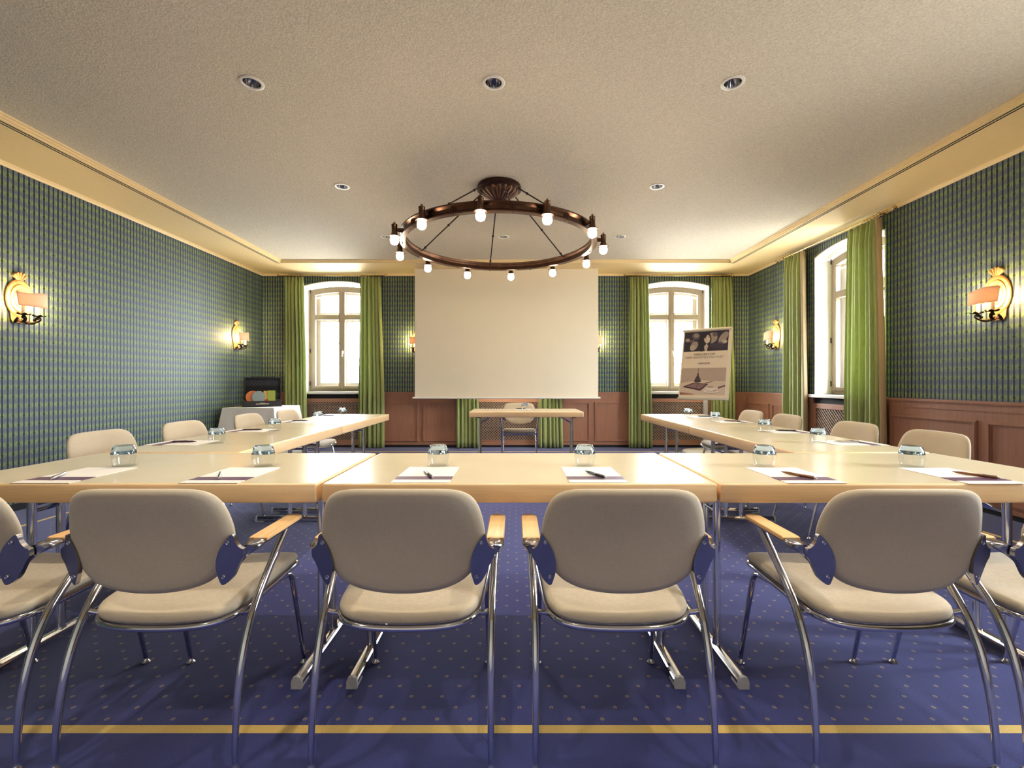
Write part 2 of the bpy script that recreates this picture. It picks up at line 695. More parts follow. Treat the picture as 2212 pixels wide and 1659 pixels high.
# ceiling field with round holes for the downlights
LAMPS = [(x, y) for y in (-1.67, -0.16, 1.35, 2.86, 4.37, 5.88) for x in (-1.645, -0.125, 1.379) if not (abs(y - 4.37) < 0.1 and abs(x + 0.125) < 0.1)]
HR = 0.058
mb = MB()
xs = sorted({SXL, SXR} | {x + s * 0.1 for x in (-1.645, -0.125, 1.379) for s in (-1, 1)})
ys = sorted({SYF, SYB} | {y + s * 0.1 for y in (-1.67, -0.16, 1.35, 2.86, 4.37, 5.88) for s in (-1, 1)})
for i in range(len(xs) - 1):
    for j in range(len(ys) - 1):
        cx, cy = (xs[i] + xs[i + 1]) / 2, (ys[j] + ys[j + 1]) / 2
        lamp = any(abs(cx - lx) < 0.02 and abs(cy - ly) < 0.02 for lx, ly in LAMPS)
        if not lamp:
            mb.quad((xs[i], ys[j], ZM), (xs[i], ys[j + 1], ZM), (xs[i + 1], ys[j + 1], ZM), (xs[i + 1], ys[j], ZM))
        else:
            sq, ci = [], []
            for k in range(32):
                a = 2 * pi * k / 32
                m = max(abs(cos(a)), abs(sin(a)))
                sq.append((cx + 0.1 * cos(a) / m, cy + 0.1 * sin(a) / m, ZM))
                ci.append((cx + HR * cos(a), cy + HR * sin(a), ZM))
            mb.bridge(mb.ring(sq), mb.ring(ci))
mb.box(XL - TH, XR + TH, YF - TH, YB + TH, 3.12, 3.2)
struct('ceiling', mb, M['ceil'], smooth=0, label='cream roughcast ceiling field')

# soffit band round the ceiling, with stepped moulding, two dark slots on left and right
mb = MB()
mb.box(XL, SXL - 0.056, YF, YB, ZC, 3.1)
mb.box(SXR + 0.056, XR, YF, YB, ZC, 3.1)
mb.box(SXL - 0.056, SXR + 0.056, SYB + 0.03, YB, ZC, 3.1)
mb.box(SXL - 0.056, SXR + 0.056, YF, SYF - 0.03, ZC, 3.1)
# strips between the slots
for s, e in ((-1, SXL), (1, SXR)):
    def bxx(a, b, z0, z1):
        mb.box(min(a, b), max(a, b), SYF - 0.03, SYB + 0.03, z0, z1)
    bxx(e + s * 0.038, e + s * 0.028, ZC, 3.1)
    bxx(e + s * 0.010, e - s * 0.006, ZC, 3.1)
    bxx(e - s * 0.006, e - s * 0.026, ZC + 0.013, 3.1)
    bxx(e - s * 0.026, e - s * 0.046, ZC + 0.027, 3.1)
for (a, b, z) in ((0.03, 0.005, 0.0), (0.005, -0.02, 0.013), (-0.02, -0.045, 0.027)):
    mb.box(SXL, SXR, SYB + b, SYB + a, ZC + z, 3.1)
    mb.box(SXL, SXR, SYF - a, SYF - b, ZC + z, 3.1)
struct('trim_1', mb, M['soffit'], smooth=0, label='cream painted soffit band with stepped moulding round the ceiling')
mb = MB()
for e, s in ((SXL, -1), (SXR, 1)):
    mb.box(min(e + s * 0.056, e + s * 0.010), max(e + s * 0.056, e + s * 0.010), SYF, SYB + 0.03, ZC + 0.0015, ZC + 0.05)
struct('trim_2', mb, M['black'], smooth=0, label='dark ventilation slots beside the ceiling moulding')
# small cove between wall and soffit
mb = MB()
pr = [(0, 0), (0.035, 0), (0.035, -0.006), (0.02, -0.012), (0.012, -0.02), (0.008, -0.03), (0, -0.03)]
mb.prism(pr, lambda p: (XL + p[0], YF, ZC + p[1]), lambda p: (XL + p[0], YB, ZC + p[1]))
mb.prism(pr, lambda p: (XR - p[0], YF, ZC + p[1]), lambda p: (XR - p[0], YB, ZC + p[1]))
mb.prism(pr, lambda p: (XL, YB - p[0], ZC + p[1]), lambda p: (XR, YB - p[0], ZC + p[1]))
struct('trim_3', mb, M['soffit'], label='cream cove moulding where walls meet the ceiling')

# wainscot: back and right wall
def wainscot(name_, segs, panels, put, label):
    """segs: (a0,a1) along the wall; panels (a0,a1); put(a, out, z): out = distance into the room"""
    mbx = MB()

    def bx(a0, a1, o0, o1, z0, z1):
        vs = [mbx.bm.verts.new(put(a, o, z)) for a in (a0, a1) for o in (o0, o1) for z in (z0, z1)]
        for q in [(0, 1, 3, 2), (4, 6, 7, 5), (0, 4, 5, 1), (2, 3, 7, 6), (0, 2, 6, 4), (1, 5, 7, 3)]:
            mbx.face([vs[i] for i in q])
    for a0, a1 in segs:
        bx(a0, a1, 0, 0.018, 0.04, 0.905)
        bx(a0, a1, 0.018, 0.024, 0.045, 0.075)
        bx(a0, a1, 0.018, 0.026, 0.855, 0.905)
        bx(a0, a1, 0, 0.030, 0.905, 0.918)
        bx(a0, a1, 0, 0.044, 0.918, 0.935)
        bx(a0, a1, 0, 0.034, 0.935, 0.942)
    for a0, a1 in panels:
        z0, z1 = 0.10, 0.775
        for w, o in ((0.0, 0.030), (0.010, 0.036), (0.022, 0.024)):
            ww = 0.012
            bx(a0 + w, a1 - w, 0.018, o, z1 - w - ww, z1 - w)
            bx(a0 + w, a1 - w, 0.018, o, z0 + w, z0 + w + ww)
            bx(a0 + w, a0 + w + ww, 0.018, o, z0 + w + ww, z1 - w - ww)
            bx(a1 - w - ww, a1 - w, 0.018, o, z0 + w + ww, z1 - w - ww)
    return struct(name_, mbx, M['panel'], smooth=0, label=label)


bs = [(XL, WIN_X[0] - WH), (WIN_X[0] + WH, WIN_X[1] - WH), (WIN_X[1] + WH, WIN_X[2] - WH), (WIN_X[2] + WH, XR)]
bp = [(-4.2, -3.65), (-2.216, -1.609), (-1.538, -0.80), (0.55, 1.30), (1.38, 2.08), (3.42, 3.92)]
wainscot('trim_4', bs, bp, lambda a, o, z: (a, YB - o, z), 'brown wood wainscot under the wallpaper of the back wall')
rs = [(YF, WIN_Y[1] - WH), (WIN_Y[1] + WH, WIN_Y[0] - WH), (WIN_Y[0] + WH, YB)]
rp = [(7.07, 7.68), (6.12, 6.99), (3.90, 4.80), (2.90, 3.817), (2.12, 2.82), (0.1, 0.85), (-0.9, 0.02), (-1.9, -1.0)]
wainscot('trim_5', rs, rp, lambda a, o, z: (XR - o, a, z), 'brown wood wainscot under the wallpaper of the right wall')
mb = MB(); mb.box(XL, XR, YB - 0.012, YB, 0, 0.04); struct('baseboard_back', mb, M['base'], smooth=0)
mb = MB(); mb.box(XR - 0.012, XR, YF, YB, 0, 0.04); struct('baseboard_right', mb, M['base'], smooth=0)
mb = MB(); mb.box(XL, XL + 0.012, YF, YB, 0, 0.06); struct('baseboard_left', mb, M['base'], smooth=0)


# ------------------------------------------------------------------ windows (local: x along wall, y outwards, z up)
def make_window(name_, loc, rz, label):
    w = structe(name_, loc, rz, label)

    def part(nm, m, mat, par=w, sm=35):
        o = obj(nm, m, mat, par, sm)
        o['kind'] = 'structure'
        return o
    # plaster reveal
    m = MB()
    o_ = arch(WH, Z_SILL, Z_SPR, Z_APX); i_ = arch(WH - 0.012, Z_SILL + 0.012, Z_SPR - 0.012, Z_APX - 0.012)
    m.ringsolid(o_, i_, -0.006, TH)
    part('reveal', m, M['plaster'])
    # sill board
    m = MB()
    m.box(-WH - 0.03, WH + 0.03, -0.07, 0.27, Z_SILL - 0.028, Z_SILL + 0.012, 0.006)
    part('sill', m, M['plaster'])
    # outer frame
    y0, y1 = 0.20, 0.27
    zb = Z_SILL + 0.012
    A = lambda ins, bot: arch(0.562 - ins, bot, Z_SPR - 0.035 - ins * 0.9, Z_APX - 0.05 - ins)
    m = MB()
    m.ringsolid(A(0, zb), A(0.05, zb + 0.045), y0 + 0.012, y1)
    part('window_frame', m, M['frame'])
    # two sashes, each with upper light and lower light
    zt0, zt1 = 2.199, 2.285
    for s in (-1, 1):
        m = MB()
        x_out, x_in = 0.512, 0.006
        sw = 0.048
        def bx(xa, xb, za, zb_, ya=y0, yb=y1 - 0.01):
            m.box(min(s * xa, s * xb), max(s * xa, s * xb), ya, yb, za, zb_, 0.004, 1)
        h0 = zb + 0.045
        prof = lambda x, ins: [z for (xx, z) in [(x, 0)]]
        def ztop(x, ins):
            hw = 0.562 - ins; zs = Z_SPR - 0.035 - ins * 0.9; za = Z_APX - 0.05 - ins
            h = za - zs; R = (hw * hw + h * h) / (2 * h)
            return za - R + sqrt(max(R * R - x * x, 0))
        bx(x_out - sw, x_out, h0, ztop(x_out, 0.05) - 0.053)
        bx(x_in, x_in + sw, h0, ztop(x_in + sw, 0.05) - 0.053)
        bx(x_in + sw, x_out - sw, h0, h0 + 0.05)
        bx(x_in + sw, x_out - sw, zt0, zt1)
        # arched top rail
        n = 10
        up, lo = [], []
        for k in range(n + 1):
            x = x_in + sw * 0 + (x_out - x_in) * k / n
            up.append((s * x, ztop(x, 0.05))); lo.append((s * x, ztop(x, 0.05) - 0.052))
        poly = up + lo[::-1]
        m.prism(poly, lambda p: (p[0], y0, p[1]), lambda p: (p[0], y1 - 0.01, p[1]))
        sash = part('sash', m, M['frame'])
        # panes
        m = MB()
        m.box(min(s * (x_in + sw), s * (x_out - sw)), max(s * (x_in + sw), s * (x_out - sw)), y0 + 0.028, y0 + 0.032, h0 + 0.05, zt0)
        m.box(min(s * (x_in + sw), s * (x_out - sw)), max(s * (x_in + sw), s * (x_out - sw)), y0 + 0.028, y0 + 0.032, zt1, ztop(x_out, 0.05) - 0.05)
        part('pane', m, M['pane'], sash, 0)
        # white outer casement with glazing bars behind
        m = MB()
        ya, yb = 0.285, 0.318
        def bo(xa, xb, za, zb_):
            m.box(min(s * xa, s * xb), max(s * xa, s * xb), ya, yb, za, zb_, 0.003, 1)
        bo(0.40, 0.562, zb, ztop(0.512, 0.05) - 0.088); bo(0.0, 0.075, zb, ztop(0.075, 0.05) - 0.088)
        bo(0.075, 0.40, zb, h0 + 0.105); bo(0.075, 0.40, zt0 - 0.03, zt1 + 0.045)
        bo(0.075, 0.40, 1.785, 1.800); bo(0.075, 0.40, 1.435, 1.450)
        up, lo = [], []
        for k in range(n + 1):
            x = 0.52 * k / n
            up.append((s * x, ztop(x, 0.0))); lo.append((s * x, ztop(x, 0.05) - 0.085))
        m.prism(up + lo[::-1], lambda p: (p[0], ya, p[1]), lambda p: (p[0], yb, p[1]))
        part('outer_casement', m, M['frame_w'])
    # overlapping centre strip and handle
    m = MB()
    m.box(-0.014, 0.014, y0 - 0.012, y0 + 0.01, zb + 0.04, Z_APX - 0.10, 0.004, 1)
    part('centre_strip', m, M['frame'])
    m = MB()
    m.box(0.012, 0.036, y0 - 0.012, y0, 1.60, 1.66, 0.003, 1)
    m.cyl((0.024, y0 - 0.045, 1.645), (0.024, y0, 1.645), 0.007, 10)
    m.tube([(0.024, y0 - 0.045, 1.65), (0.024, y0 - 0.047, 1.60), (0.024, y0 - 0.045, 1.55)], [0.008, 0.007, 0.008], 10)
    part('window_handle', m, M['white'])
    # hinges
    m = MB()
    for z in (1.05, 1.62, 2.66):
        for s in (-1, 1):
            m.cyl((s * 0.548, y0 - 0.004, z), (s * 0.548, y0 - 0.004, z + 0.07), 0.007, 8)
    part('hinge_pins', m, M['iron'])
    return w


WINLAB = ['arched cream window of the back wall beside the black case', 'arched window behind the projection screen',
          'arched cream window behind the flipchart', 'deep arched window in the right wall', 'window in the right wall behind the camera']
for i, x in enumerate(WIN_X):
    make_window('window_%d' % (i + 1), (x, YB, 0), 0, WINLAB[i])
for i, y in enumerate(WIN_Y):
    make_window('window_%d' % (i + 4), (XR, y, 0), -pi / 2, WINLAB[3 + i])


# radiator covers with lattice (local as window)
def make_cover(loc, rz, label):
    t = thing('radiator_cover', label, 'radiator cover', loc, rz, 'lattice radiator covers under the windows')
    w = WH - 0.002
    m = MB()
    yf0, yf1 = -0.022, -0.001
    m.box(-w, -w + 0.055, yf0, yf1, 0.04, 0.83)
    m.box(w - 0.055, w, yf0, yf1, 0.04, 0.83)
    m.box(-w + 0.055, w - 0.055, yf0, yf1, 0.775, 0.83)
    m.box(-w + 0.055, w - 0.055, yf0, yf1, 0.04, 0.115)
    for (x0, x1, z0, z1) in ((-w + 0.045, w - 0.045, 0.765, 0.78), (-w + 0.045, w - 0.045, 0.11, 0.125)):
        m.box(x0, x1, yf0 - 0.008, yf0, z0, z1)
    obj('cover_frame', m, M['panel_h'], t, 0)
    m = MB()
    m.box(-w, w, -0.0012, -0.0005, 0.04, 0.906)
    obj('dark_backing', m, M['black'], t, 0)
    X0, X1, Z0, Z1 = -w + 0.055, w - 0.055, 0.115, 0.775

    def clip(c, sgn):
        # line z = sgn*x + c, clipped to the rectangle
        pts = []
        for x in (X0, X1):
            z = sgn * x + c
            if Z0 <= z <= Z1:
                pts.append((x, z))
        for z in (Z0, Z1):
            x = (z - c) * sgn
            if X0 < x < X1:
                pts.append((x, z))
        return (pts[0], pts[1]) if len(pts) >= 2 else None
    m = MB()
    for sgn, ya, yb in ((-1, -0.016, -0.009), (1, -0.009, -0.002)):
        c = -1.4
        while c < 2.4:
            r = clip(c, sgn)
            if r:
                (xa, za), (xb, zb) = r
                L = sqrt((xb - xa) ** 2 + (zb - za) ** 2)
                if L > 0.02:
                    nx, nz = -(zb - za) / L * 0.0100, (xb - xa) / L * 0.0100
                    poly = [(xa + nx, za + nz), (xb + nx, zb + nz), (xb - nx, zb - nz), (xa - nx, za - nz)]
                    poly = [(min(max(px, X0), X1), min(max(pz, Z0), Z1)) for px, pz in poly]
                    m.prism(poly, lambda p: (p[0], ya, p[1]), lambda p: (p[0], yb, p[1]))
            c += 0.047
    obj('lattice', m, M['lattice'], t, 0, merge=False)
    return t


make_cover((WIN_X[0], YB, 0), 0, 'lattice radiator cover behind the end of the left table row')
make_cover((WIN_X[1], YB, 0), 0, 'lattice radiator cover under the screen, behind the small speaker table')
make_cover((WIN_X[2], YB, 0), 0, 'lattice radiator cover behind the flipchart')
make_cover((XR, WIN_Y[0], 0), -pi / 2, 'lattice radiator cover in the right wall under the deep window')


# ------------------------------------------------------------------ curtains and rods
CG = 'green curtains beside the windows'


def make_curtain(loc, rz, wt, wb, skew, z0, z1, nf, seed, label, lining=False):
    """local x across, y into the wall (+), hanging z0..z1"""
    rnd = random.Random(seed)
    ph = [rnd.uniform(0, 6.28) for _ in range(6)]
    nx, nz = nf * 10, 26
    m = MB()
    grid = []
    for j in range(nz + 1):
        t = j / nz                       # 0 bottom .. 1 top
        z = z0 + (z1 - z0) * t
        w = wb + (wt - wb) * (t ** 1.3)
        row = []
        for i in range(nx + 1):
            s = i / nx
            fold = 2 * pi * nf * (s + 0.022 * sin(5 * s + ph[0]) * (1 - 0.5 * t) + 0.022 * sin(9 * s + ph[1]))
            amp = 0.034 + 0.014 * sin(5.1 * s + ph[2]) + 0.006 * (1 - t)
            top = max(0.0, (t - 0.93) / 0.07)
            y = amp * sin(fold) * (1 - 0.55 * top) + 0.009 * sin(1.7 * fold + ph[3] + 1.2 * t) + 0.007 * sin(7 * s + 4 * t + ph[4]) * (1 - t)
            x = (s - 0.5) * w + skew * (1 - t) * 0.5 + 0.010 * cos(fold) * (1 - top) + 0.008 * sin(9 * t + ph[5]) * (1 - t) * s
            row.append(m.bm.verts.new((x, y, z + 0.006 * top * abs(sin(fold)))))
        grid.append(row)
    for j in range(nz):
        for i in range(nx):
            m.face([grid[j][i], grid[j][i + 1], grid[j + 1][i + 1], grid[j + 1][i]])
    if not lining:
        o = obj('curtain', m, M['curtain'], None, 80)
        o.location = loc
        o.rotation_euler = (0, 0, rz)
        tag(o, label, 'curtain', CG)
        root = o
        tgt = [o]
    else:
        root = thing('curtain', label, 'curtain', loc, rz, CG)
        o = obj('curtain_panel', m, M['curtain'], root, 80)
        m2 = MB()
        rows = []
        for j in range(nz + 1):
            t = j / nz
            z = z0 + (z1 - z0) * t
            w = wb + (wt - wb) * (t ** 1.3)
            xe = 0.5 * w + skew * (1 - t) * 0.5
            rows.append([m2.bm.verts.new((xe + dx + 0.004 * sin(6 * t), dy, z)) for dx, dy in
                         ((-0.004, -0.030), (0.012, -0.020), (0.016, 0.0), (0.013, 0.022), (0.006, 0.034))])
        for j in range(nz):
            for i in range(4):
                m2.face([rows[j][i], rows[j][i + 1], rows[j + 1][i + 1], rows[j + 1][i]])
        l = obj('lining', m2, M['lining'], root, 80)
        l['label'] = 'beige lining turned out at the near edge'
        tgt = [o, l]
    for x in tgt:
        sm = x.modifiers.new('thick', 'SOLIDIFY')
        sm.thickness = 0.003
        sm.offset = 0.0
    return root


YC = 7.635
ZR = 2.882
for (xa, xb, ta, tb, lab, sd) in (
        (-3.843, -3.455, -3.843, -3.525, 'green curtain just behind the black case on the clothed table', 1),
        (-2.605, -2.162, -2.574, -2.236, 'green curtain behind the far end of the left table row', 2),
        (-0.97, -0.59, -0.97, -0.62, 'green curtain below the screen, left of the speaker chair', 3),
        (0.419, 0.823, 0.44, 0.80, 'green curtain below the screen, right of the speaker chair', 4),
        (1.925, 2.337, 1.946, 2.265, 'green curtain between the screen and the flipchart window', 5),
        (3.307, 3.734, 3.315, 3.657, 'green curtain directly behind the flipchart', 6)):
    c = (ta + tb) / 2
    make_curtain((c, YC, 0), 0, tb - ta, xb - xa, 2 * ((xa + xb) / 2 - c), 0.012, ZR - 0.014, 6, sd, lab)
# right wall: local x -> world -y
XC = 3.905
make_curtain((XC, 6.35, 0), -pi / 2, 0.42, 0.50, 0.02, 0.012, ZR - 0.014, 6, 11, 'green curtain on the far side of the right wall window', True)
make_curtain((XC, 5.095, 0), -pi / 2, 0.45, 0.58, 0.0, 0.012, ZR - 0.014, 7, 12, 'green curtain with beige lining on the near side of the right wall window', True)


def make_rod(a0, a1, put, put2, label):
    t = thing('curtain_rod', label, 'curtain rod', (0, 0, 0), 0, 'brass curtain rods above the windows')
    m = MB()
    m.tube([put(a0, 0), put(a1, 0)], 0.010, 12)
    obj('rod', m, M['brass'], t)
    for e in (a0, a1):
        m = MB()
        m.sphere(put(e, 0), 0.022, 14, 8)
        obj('finial', m, M['brass'], t)
    for e in (a0 + 0.18, a1 - 0.18):
        m = MB()
        m.cyl(put2(e, 0.0), put2(e, 0.118), 0.008, 8)
        m.sphere(put2(e, -0.012), 0.017, 12, 6)
        obj('bracket', m, M['brass'], t)
    n = 16
    for k in range(n // 2):
        for (u0, u1) in ((a0 + 0.07, a0 + 0.42), (a1 - 0.42, a1 - 0.07)):
            a = u0 + (u1 - u0) * (k + 0.5) / (n / 2)
            ctr = Vector(put(a, 0))
            ax = (Vector(put(a + 0.1, 0)) - ctr).normalized()
            up = Vector((0, 0, 1)); sd = ax.cross(up)
            m = MB()
            m.tube([ctr + (up * cos(q) + sd * sin(q)) * 0.0145 for q in [2 * pi * i / 12 for i in range(12)]], 0.0022, 6, closed=True)
            obj('curtain_ring', m, M['brass'], t)
    return t


make_rod(-3.944, -2.145, lambda a, o: (a, YC, ZR + 0.014), lambda a, o: (a, YC + o, ZR + 0.014 - 0.0), 'brass curtain rod over the back window beside the black case')
make_rod(-1.03, 0.88, lambda a, o: (a, YC, ZR + 0.014), lambda a, o: (a, YC + o, ZR + 0.014), 'brass curtain rod hidden behind the projection screen')
make_rod(1.871, 3.67, lambda a, o: (a, YC, ZR + 0.014), lambda a, o: (a, YC + o, ZR + 0.014), 'brass curtain rod over the window behind the flipchart')
make_rod(4.66, 6.75, lambda a, o: (XC, a, ZR + 0.014), lambda a, o: (XC + o, a, ZR + 0.014), 'brass curtain rod over the right wall window')

# ------------------------------------------------------------------ downlights
WARM = (1.0, 0.88, 0.72)
SPOT_W = 47.0


def make_downlight(x, y, label):
    t = thing('downlight', label, 'ceiling light', (x, y, ZM), 0, 'recessed downlights in the ceiling')
    m = MB()
    m.lathe([(0.072, 0.0), (0.072, -0.004), (0.066, -0.007), (0.054, -0.006), (0.051, 0.0), (0.051, 0.004)], seg=32, cap0=False, cap1=False)
    obj('trim_ring', m, M['white'], t)
    m = MB()
    m.lathe([(0.051, 0.0), (0.049, 0.02), (0.044, 0.05), (0.036, 0.075), (0.028, 0.09)], seg=32, cap0=False, cap1=False)
    obj('reflector', m, M['chrome'], t)
    m = MB()
    m.lathe([(0.028, 0.09), (0.027, 0.10), (0.012, 0.102)], seg=24, cap0=False)
    obj('lamp_recess', m, M['dark'], t)
    light('downlight_beam', 'SPOT', (0, 0, 0.0), SPOT_W, WARM, 0.022, t, spot_size=radians(84), spot_blend=0.55)
    return t


ROWN = {2.86: 'row nearest the viewer', 4.37: 'row beside the chandelier', 5.88: 'row nearest the screen', 1.35: 'row above the near chairs', -0.16: 'row behind the viewer', -1.67: 'unseen row added to light the wall behind the viewer'}  # the rearmost row is unseen, added to light the front wall
COLN = {-1.645: 'on the wallpapered left wall side', -0.125: 'in line with the chandelier', 1.379: 'on the window wall side'}
for (x, y) in LAMPS:
    make_downlight(x, y, 'chrome recessed downlight ' + COLN[x] + ', ' + ROWN[y])

# ------------------------------------------------------------------ chandelier
CHX, CHY = -0.137, 4.37
ch = thing('chandelier', 'antique copper ring chandelier with twelve glowing bulbs under the ceiling', 'chandelier', (CHX, CHY, 0))
m = MB()
m.lathe([(0.205, ZM), (0.205, ZM - 0.012), (0.212, ZM - 0.016), (0.212, ZM - 0.04), (0.19, ZM - 0.052), (0.165, ZM - 0.055)], seg=48)
obj('canopy', m, M['copper_d'], ch)
m = MB()                                    # fluted bowl
prof = [(0.162, -0.05), (0.158, -0.066), (0.130, -0.088), (0.088, -0.118), (0.055, -0.146), (0.028, -0.160), (0.002, -0.166)]
rings = []
NS = 96
for (r, h) in prof:
    rings.append(m.ring([(cos(2 * pi * k / NS) * r * (1 + 0.16 * abs(sin(9 * 2 * pi * k / NS))), sin(2 * pi * k / NS) * r * (1 + 0.16 * abs(sin(9 * 2 * pi * k / NS))), ZM + h)
                         for k in range(NS)]))
for a, b in zip(rings[:-1], rings[1:]):
    m.bridge(a, b)
m.face(rings[-1])
obj('canopy_bowl', m, M['copper'], ch, 50)
RO, RI, ZB, ZT = 0.915, 0.875, 2.400, 2.482
m = MB()
sec = [(RO + 0.012, ZB), (RO + 0.012, ZB + 0.010), (RO, ZB + 0.016), (RO - 0.012, ZB + 0.028), (RO - 0.012, ZT - 0.028), (RO, ZT - 0.016), (RO + 0.010, ZT - 0.010), (RO + 0.010, ZT),
       (RI, ZT), (RI, ZT - 0.02), (RI + 0.008, ZT - 0.03), (RI + 0.008, ZB + 0.03), (RI, ZB + 0.02), (RI, ZB)]
NS = 96
rings = []
for k in range(NS):
    a = 2 * pi * k / NS
    rings.append(m.ring([(sin(a) * r, -cos(a) * r, z) for r, z in sec]))
for k in range(NS):
    m.bridge(rings[k], rings[(k + 1) % NS])
obj('ring_band', m, M['copper'], ch, 40)
for k in range(12):
    a = radians(8.7 + 30 * k)
    u = Vector((sin(a), -cos(a), 0)); tv = Vector((cos(a), sin(a), 0))
    # joint plate
    m = MB()
    def pl(t0, t1, r0, r1, z0, z1):
        vs = [m.bm.verts.new(u * r + tv * t + Vector((0, 0, z))) for t in (t0, t1) for r in (r0, r1) for z in (z0, z1)]
        for q in [(0, 1, 3, 2), (4, 6, 7, 5), (0, 4, 5, 1), (2, 3, 7, 6), (0, 2, 6, 4), (1, 5, 7, 3)]:
            m.face([vs[i] for i in q])
    pl(-0.024, 0.024, RO - 0.014, RO - 0.004, ZB + 0.018, ZT - 0.018)
    pl(-0.003, 0.003, RO - 0.008, RO + 0.002, ZB + 0.014, ZT - 0.014)
    m.sphere(u * (RO - 0.004) + tv * 0.014 + Vector((0, 0, (ZB + ZT) / 2)), 0.006, 8, 5)
    m.sphere(u * (RO - 0.01) + Vector((0, 0, ZB - 0.002)), 0.007, 8, 5)
    obj('joint_plate', m, M['copper_d'], ch)
    if k % 2 == 0:
        # suspension rod
        top = u * 0.205 + Vector((0, 0, ZM - 0.055)); bot = u * (RI - 0.004) + Vector((0, 0, ZT - 0.03))
        m = MB()
        m.tube([top, bot], 0.0065, 8)
        for f in (0.12, 0.52, 0.93):
            m.sphere(top.lerp(bot, f), 0.013, 10, 6)
        m.tube([u * 0.195 + Vector((0, 0, ZM - 0.04)), u * 0.212 + Vector((0, 0, ZM - 0.06)), u * 0.222 + Vector((0, 0, ZM - 0.072)), u * 0.235 + Vector((0, 0, ZM - 0.068))], 0.005, 6)
        obj('suspension_rod', m, M['iron'], ch)
for k in range(12):
    a = radians(-6.3 + 30 * k)
    u = Vector((sin(a), -cos(a), 0))
    p = u * 0.985
    m = MB()
    m.lathe([(0.004, 2.503), (0.009, 2.498), (0.006, 2.490), (0.024, 2.482), (0.027, 2.474), (0.024, 2.468), (0.024, 2.41), (0.028, 2.40), (0.030, 2.388), (0.050, 2.378), (0.052, 2.372), (0.030, 2.372)],
            (p.x, p.y, 0), 20)
    m.tube([u * (RO - 0.005) + Vector((0, 0, 2.438)), u * 0.965 + Vector((0, 0, 2.438))], [0.022, 0.016], 10)
    h = obj('lamp_holder', m, M['copper'], ch)
    m = MB()
    m.lathe([(0.018, 2.3715), (0.031, 2.366), (0.037, 2.350), (0.037, 2.334), (0.031, 2.316), (0.017, 2.306), (0.002, 2.303)], (p.x, p.y, 0), 16)
    b = obj('bulb', m, M['bulb'], h)
    b['label'] = 'glowing warm bulb'

# ------------------------------------------------------------------ wall sconces (local: x along wall, -y into room, z up from 0 = base)
SG = 'gilt wall sconces with peach shades'


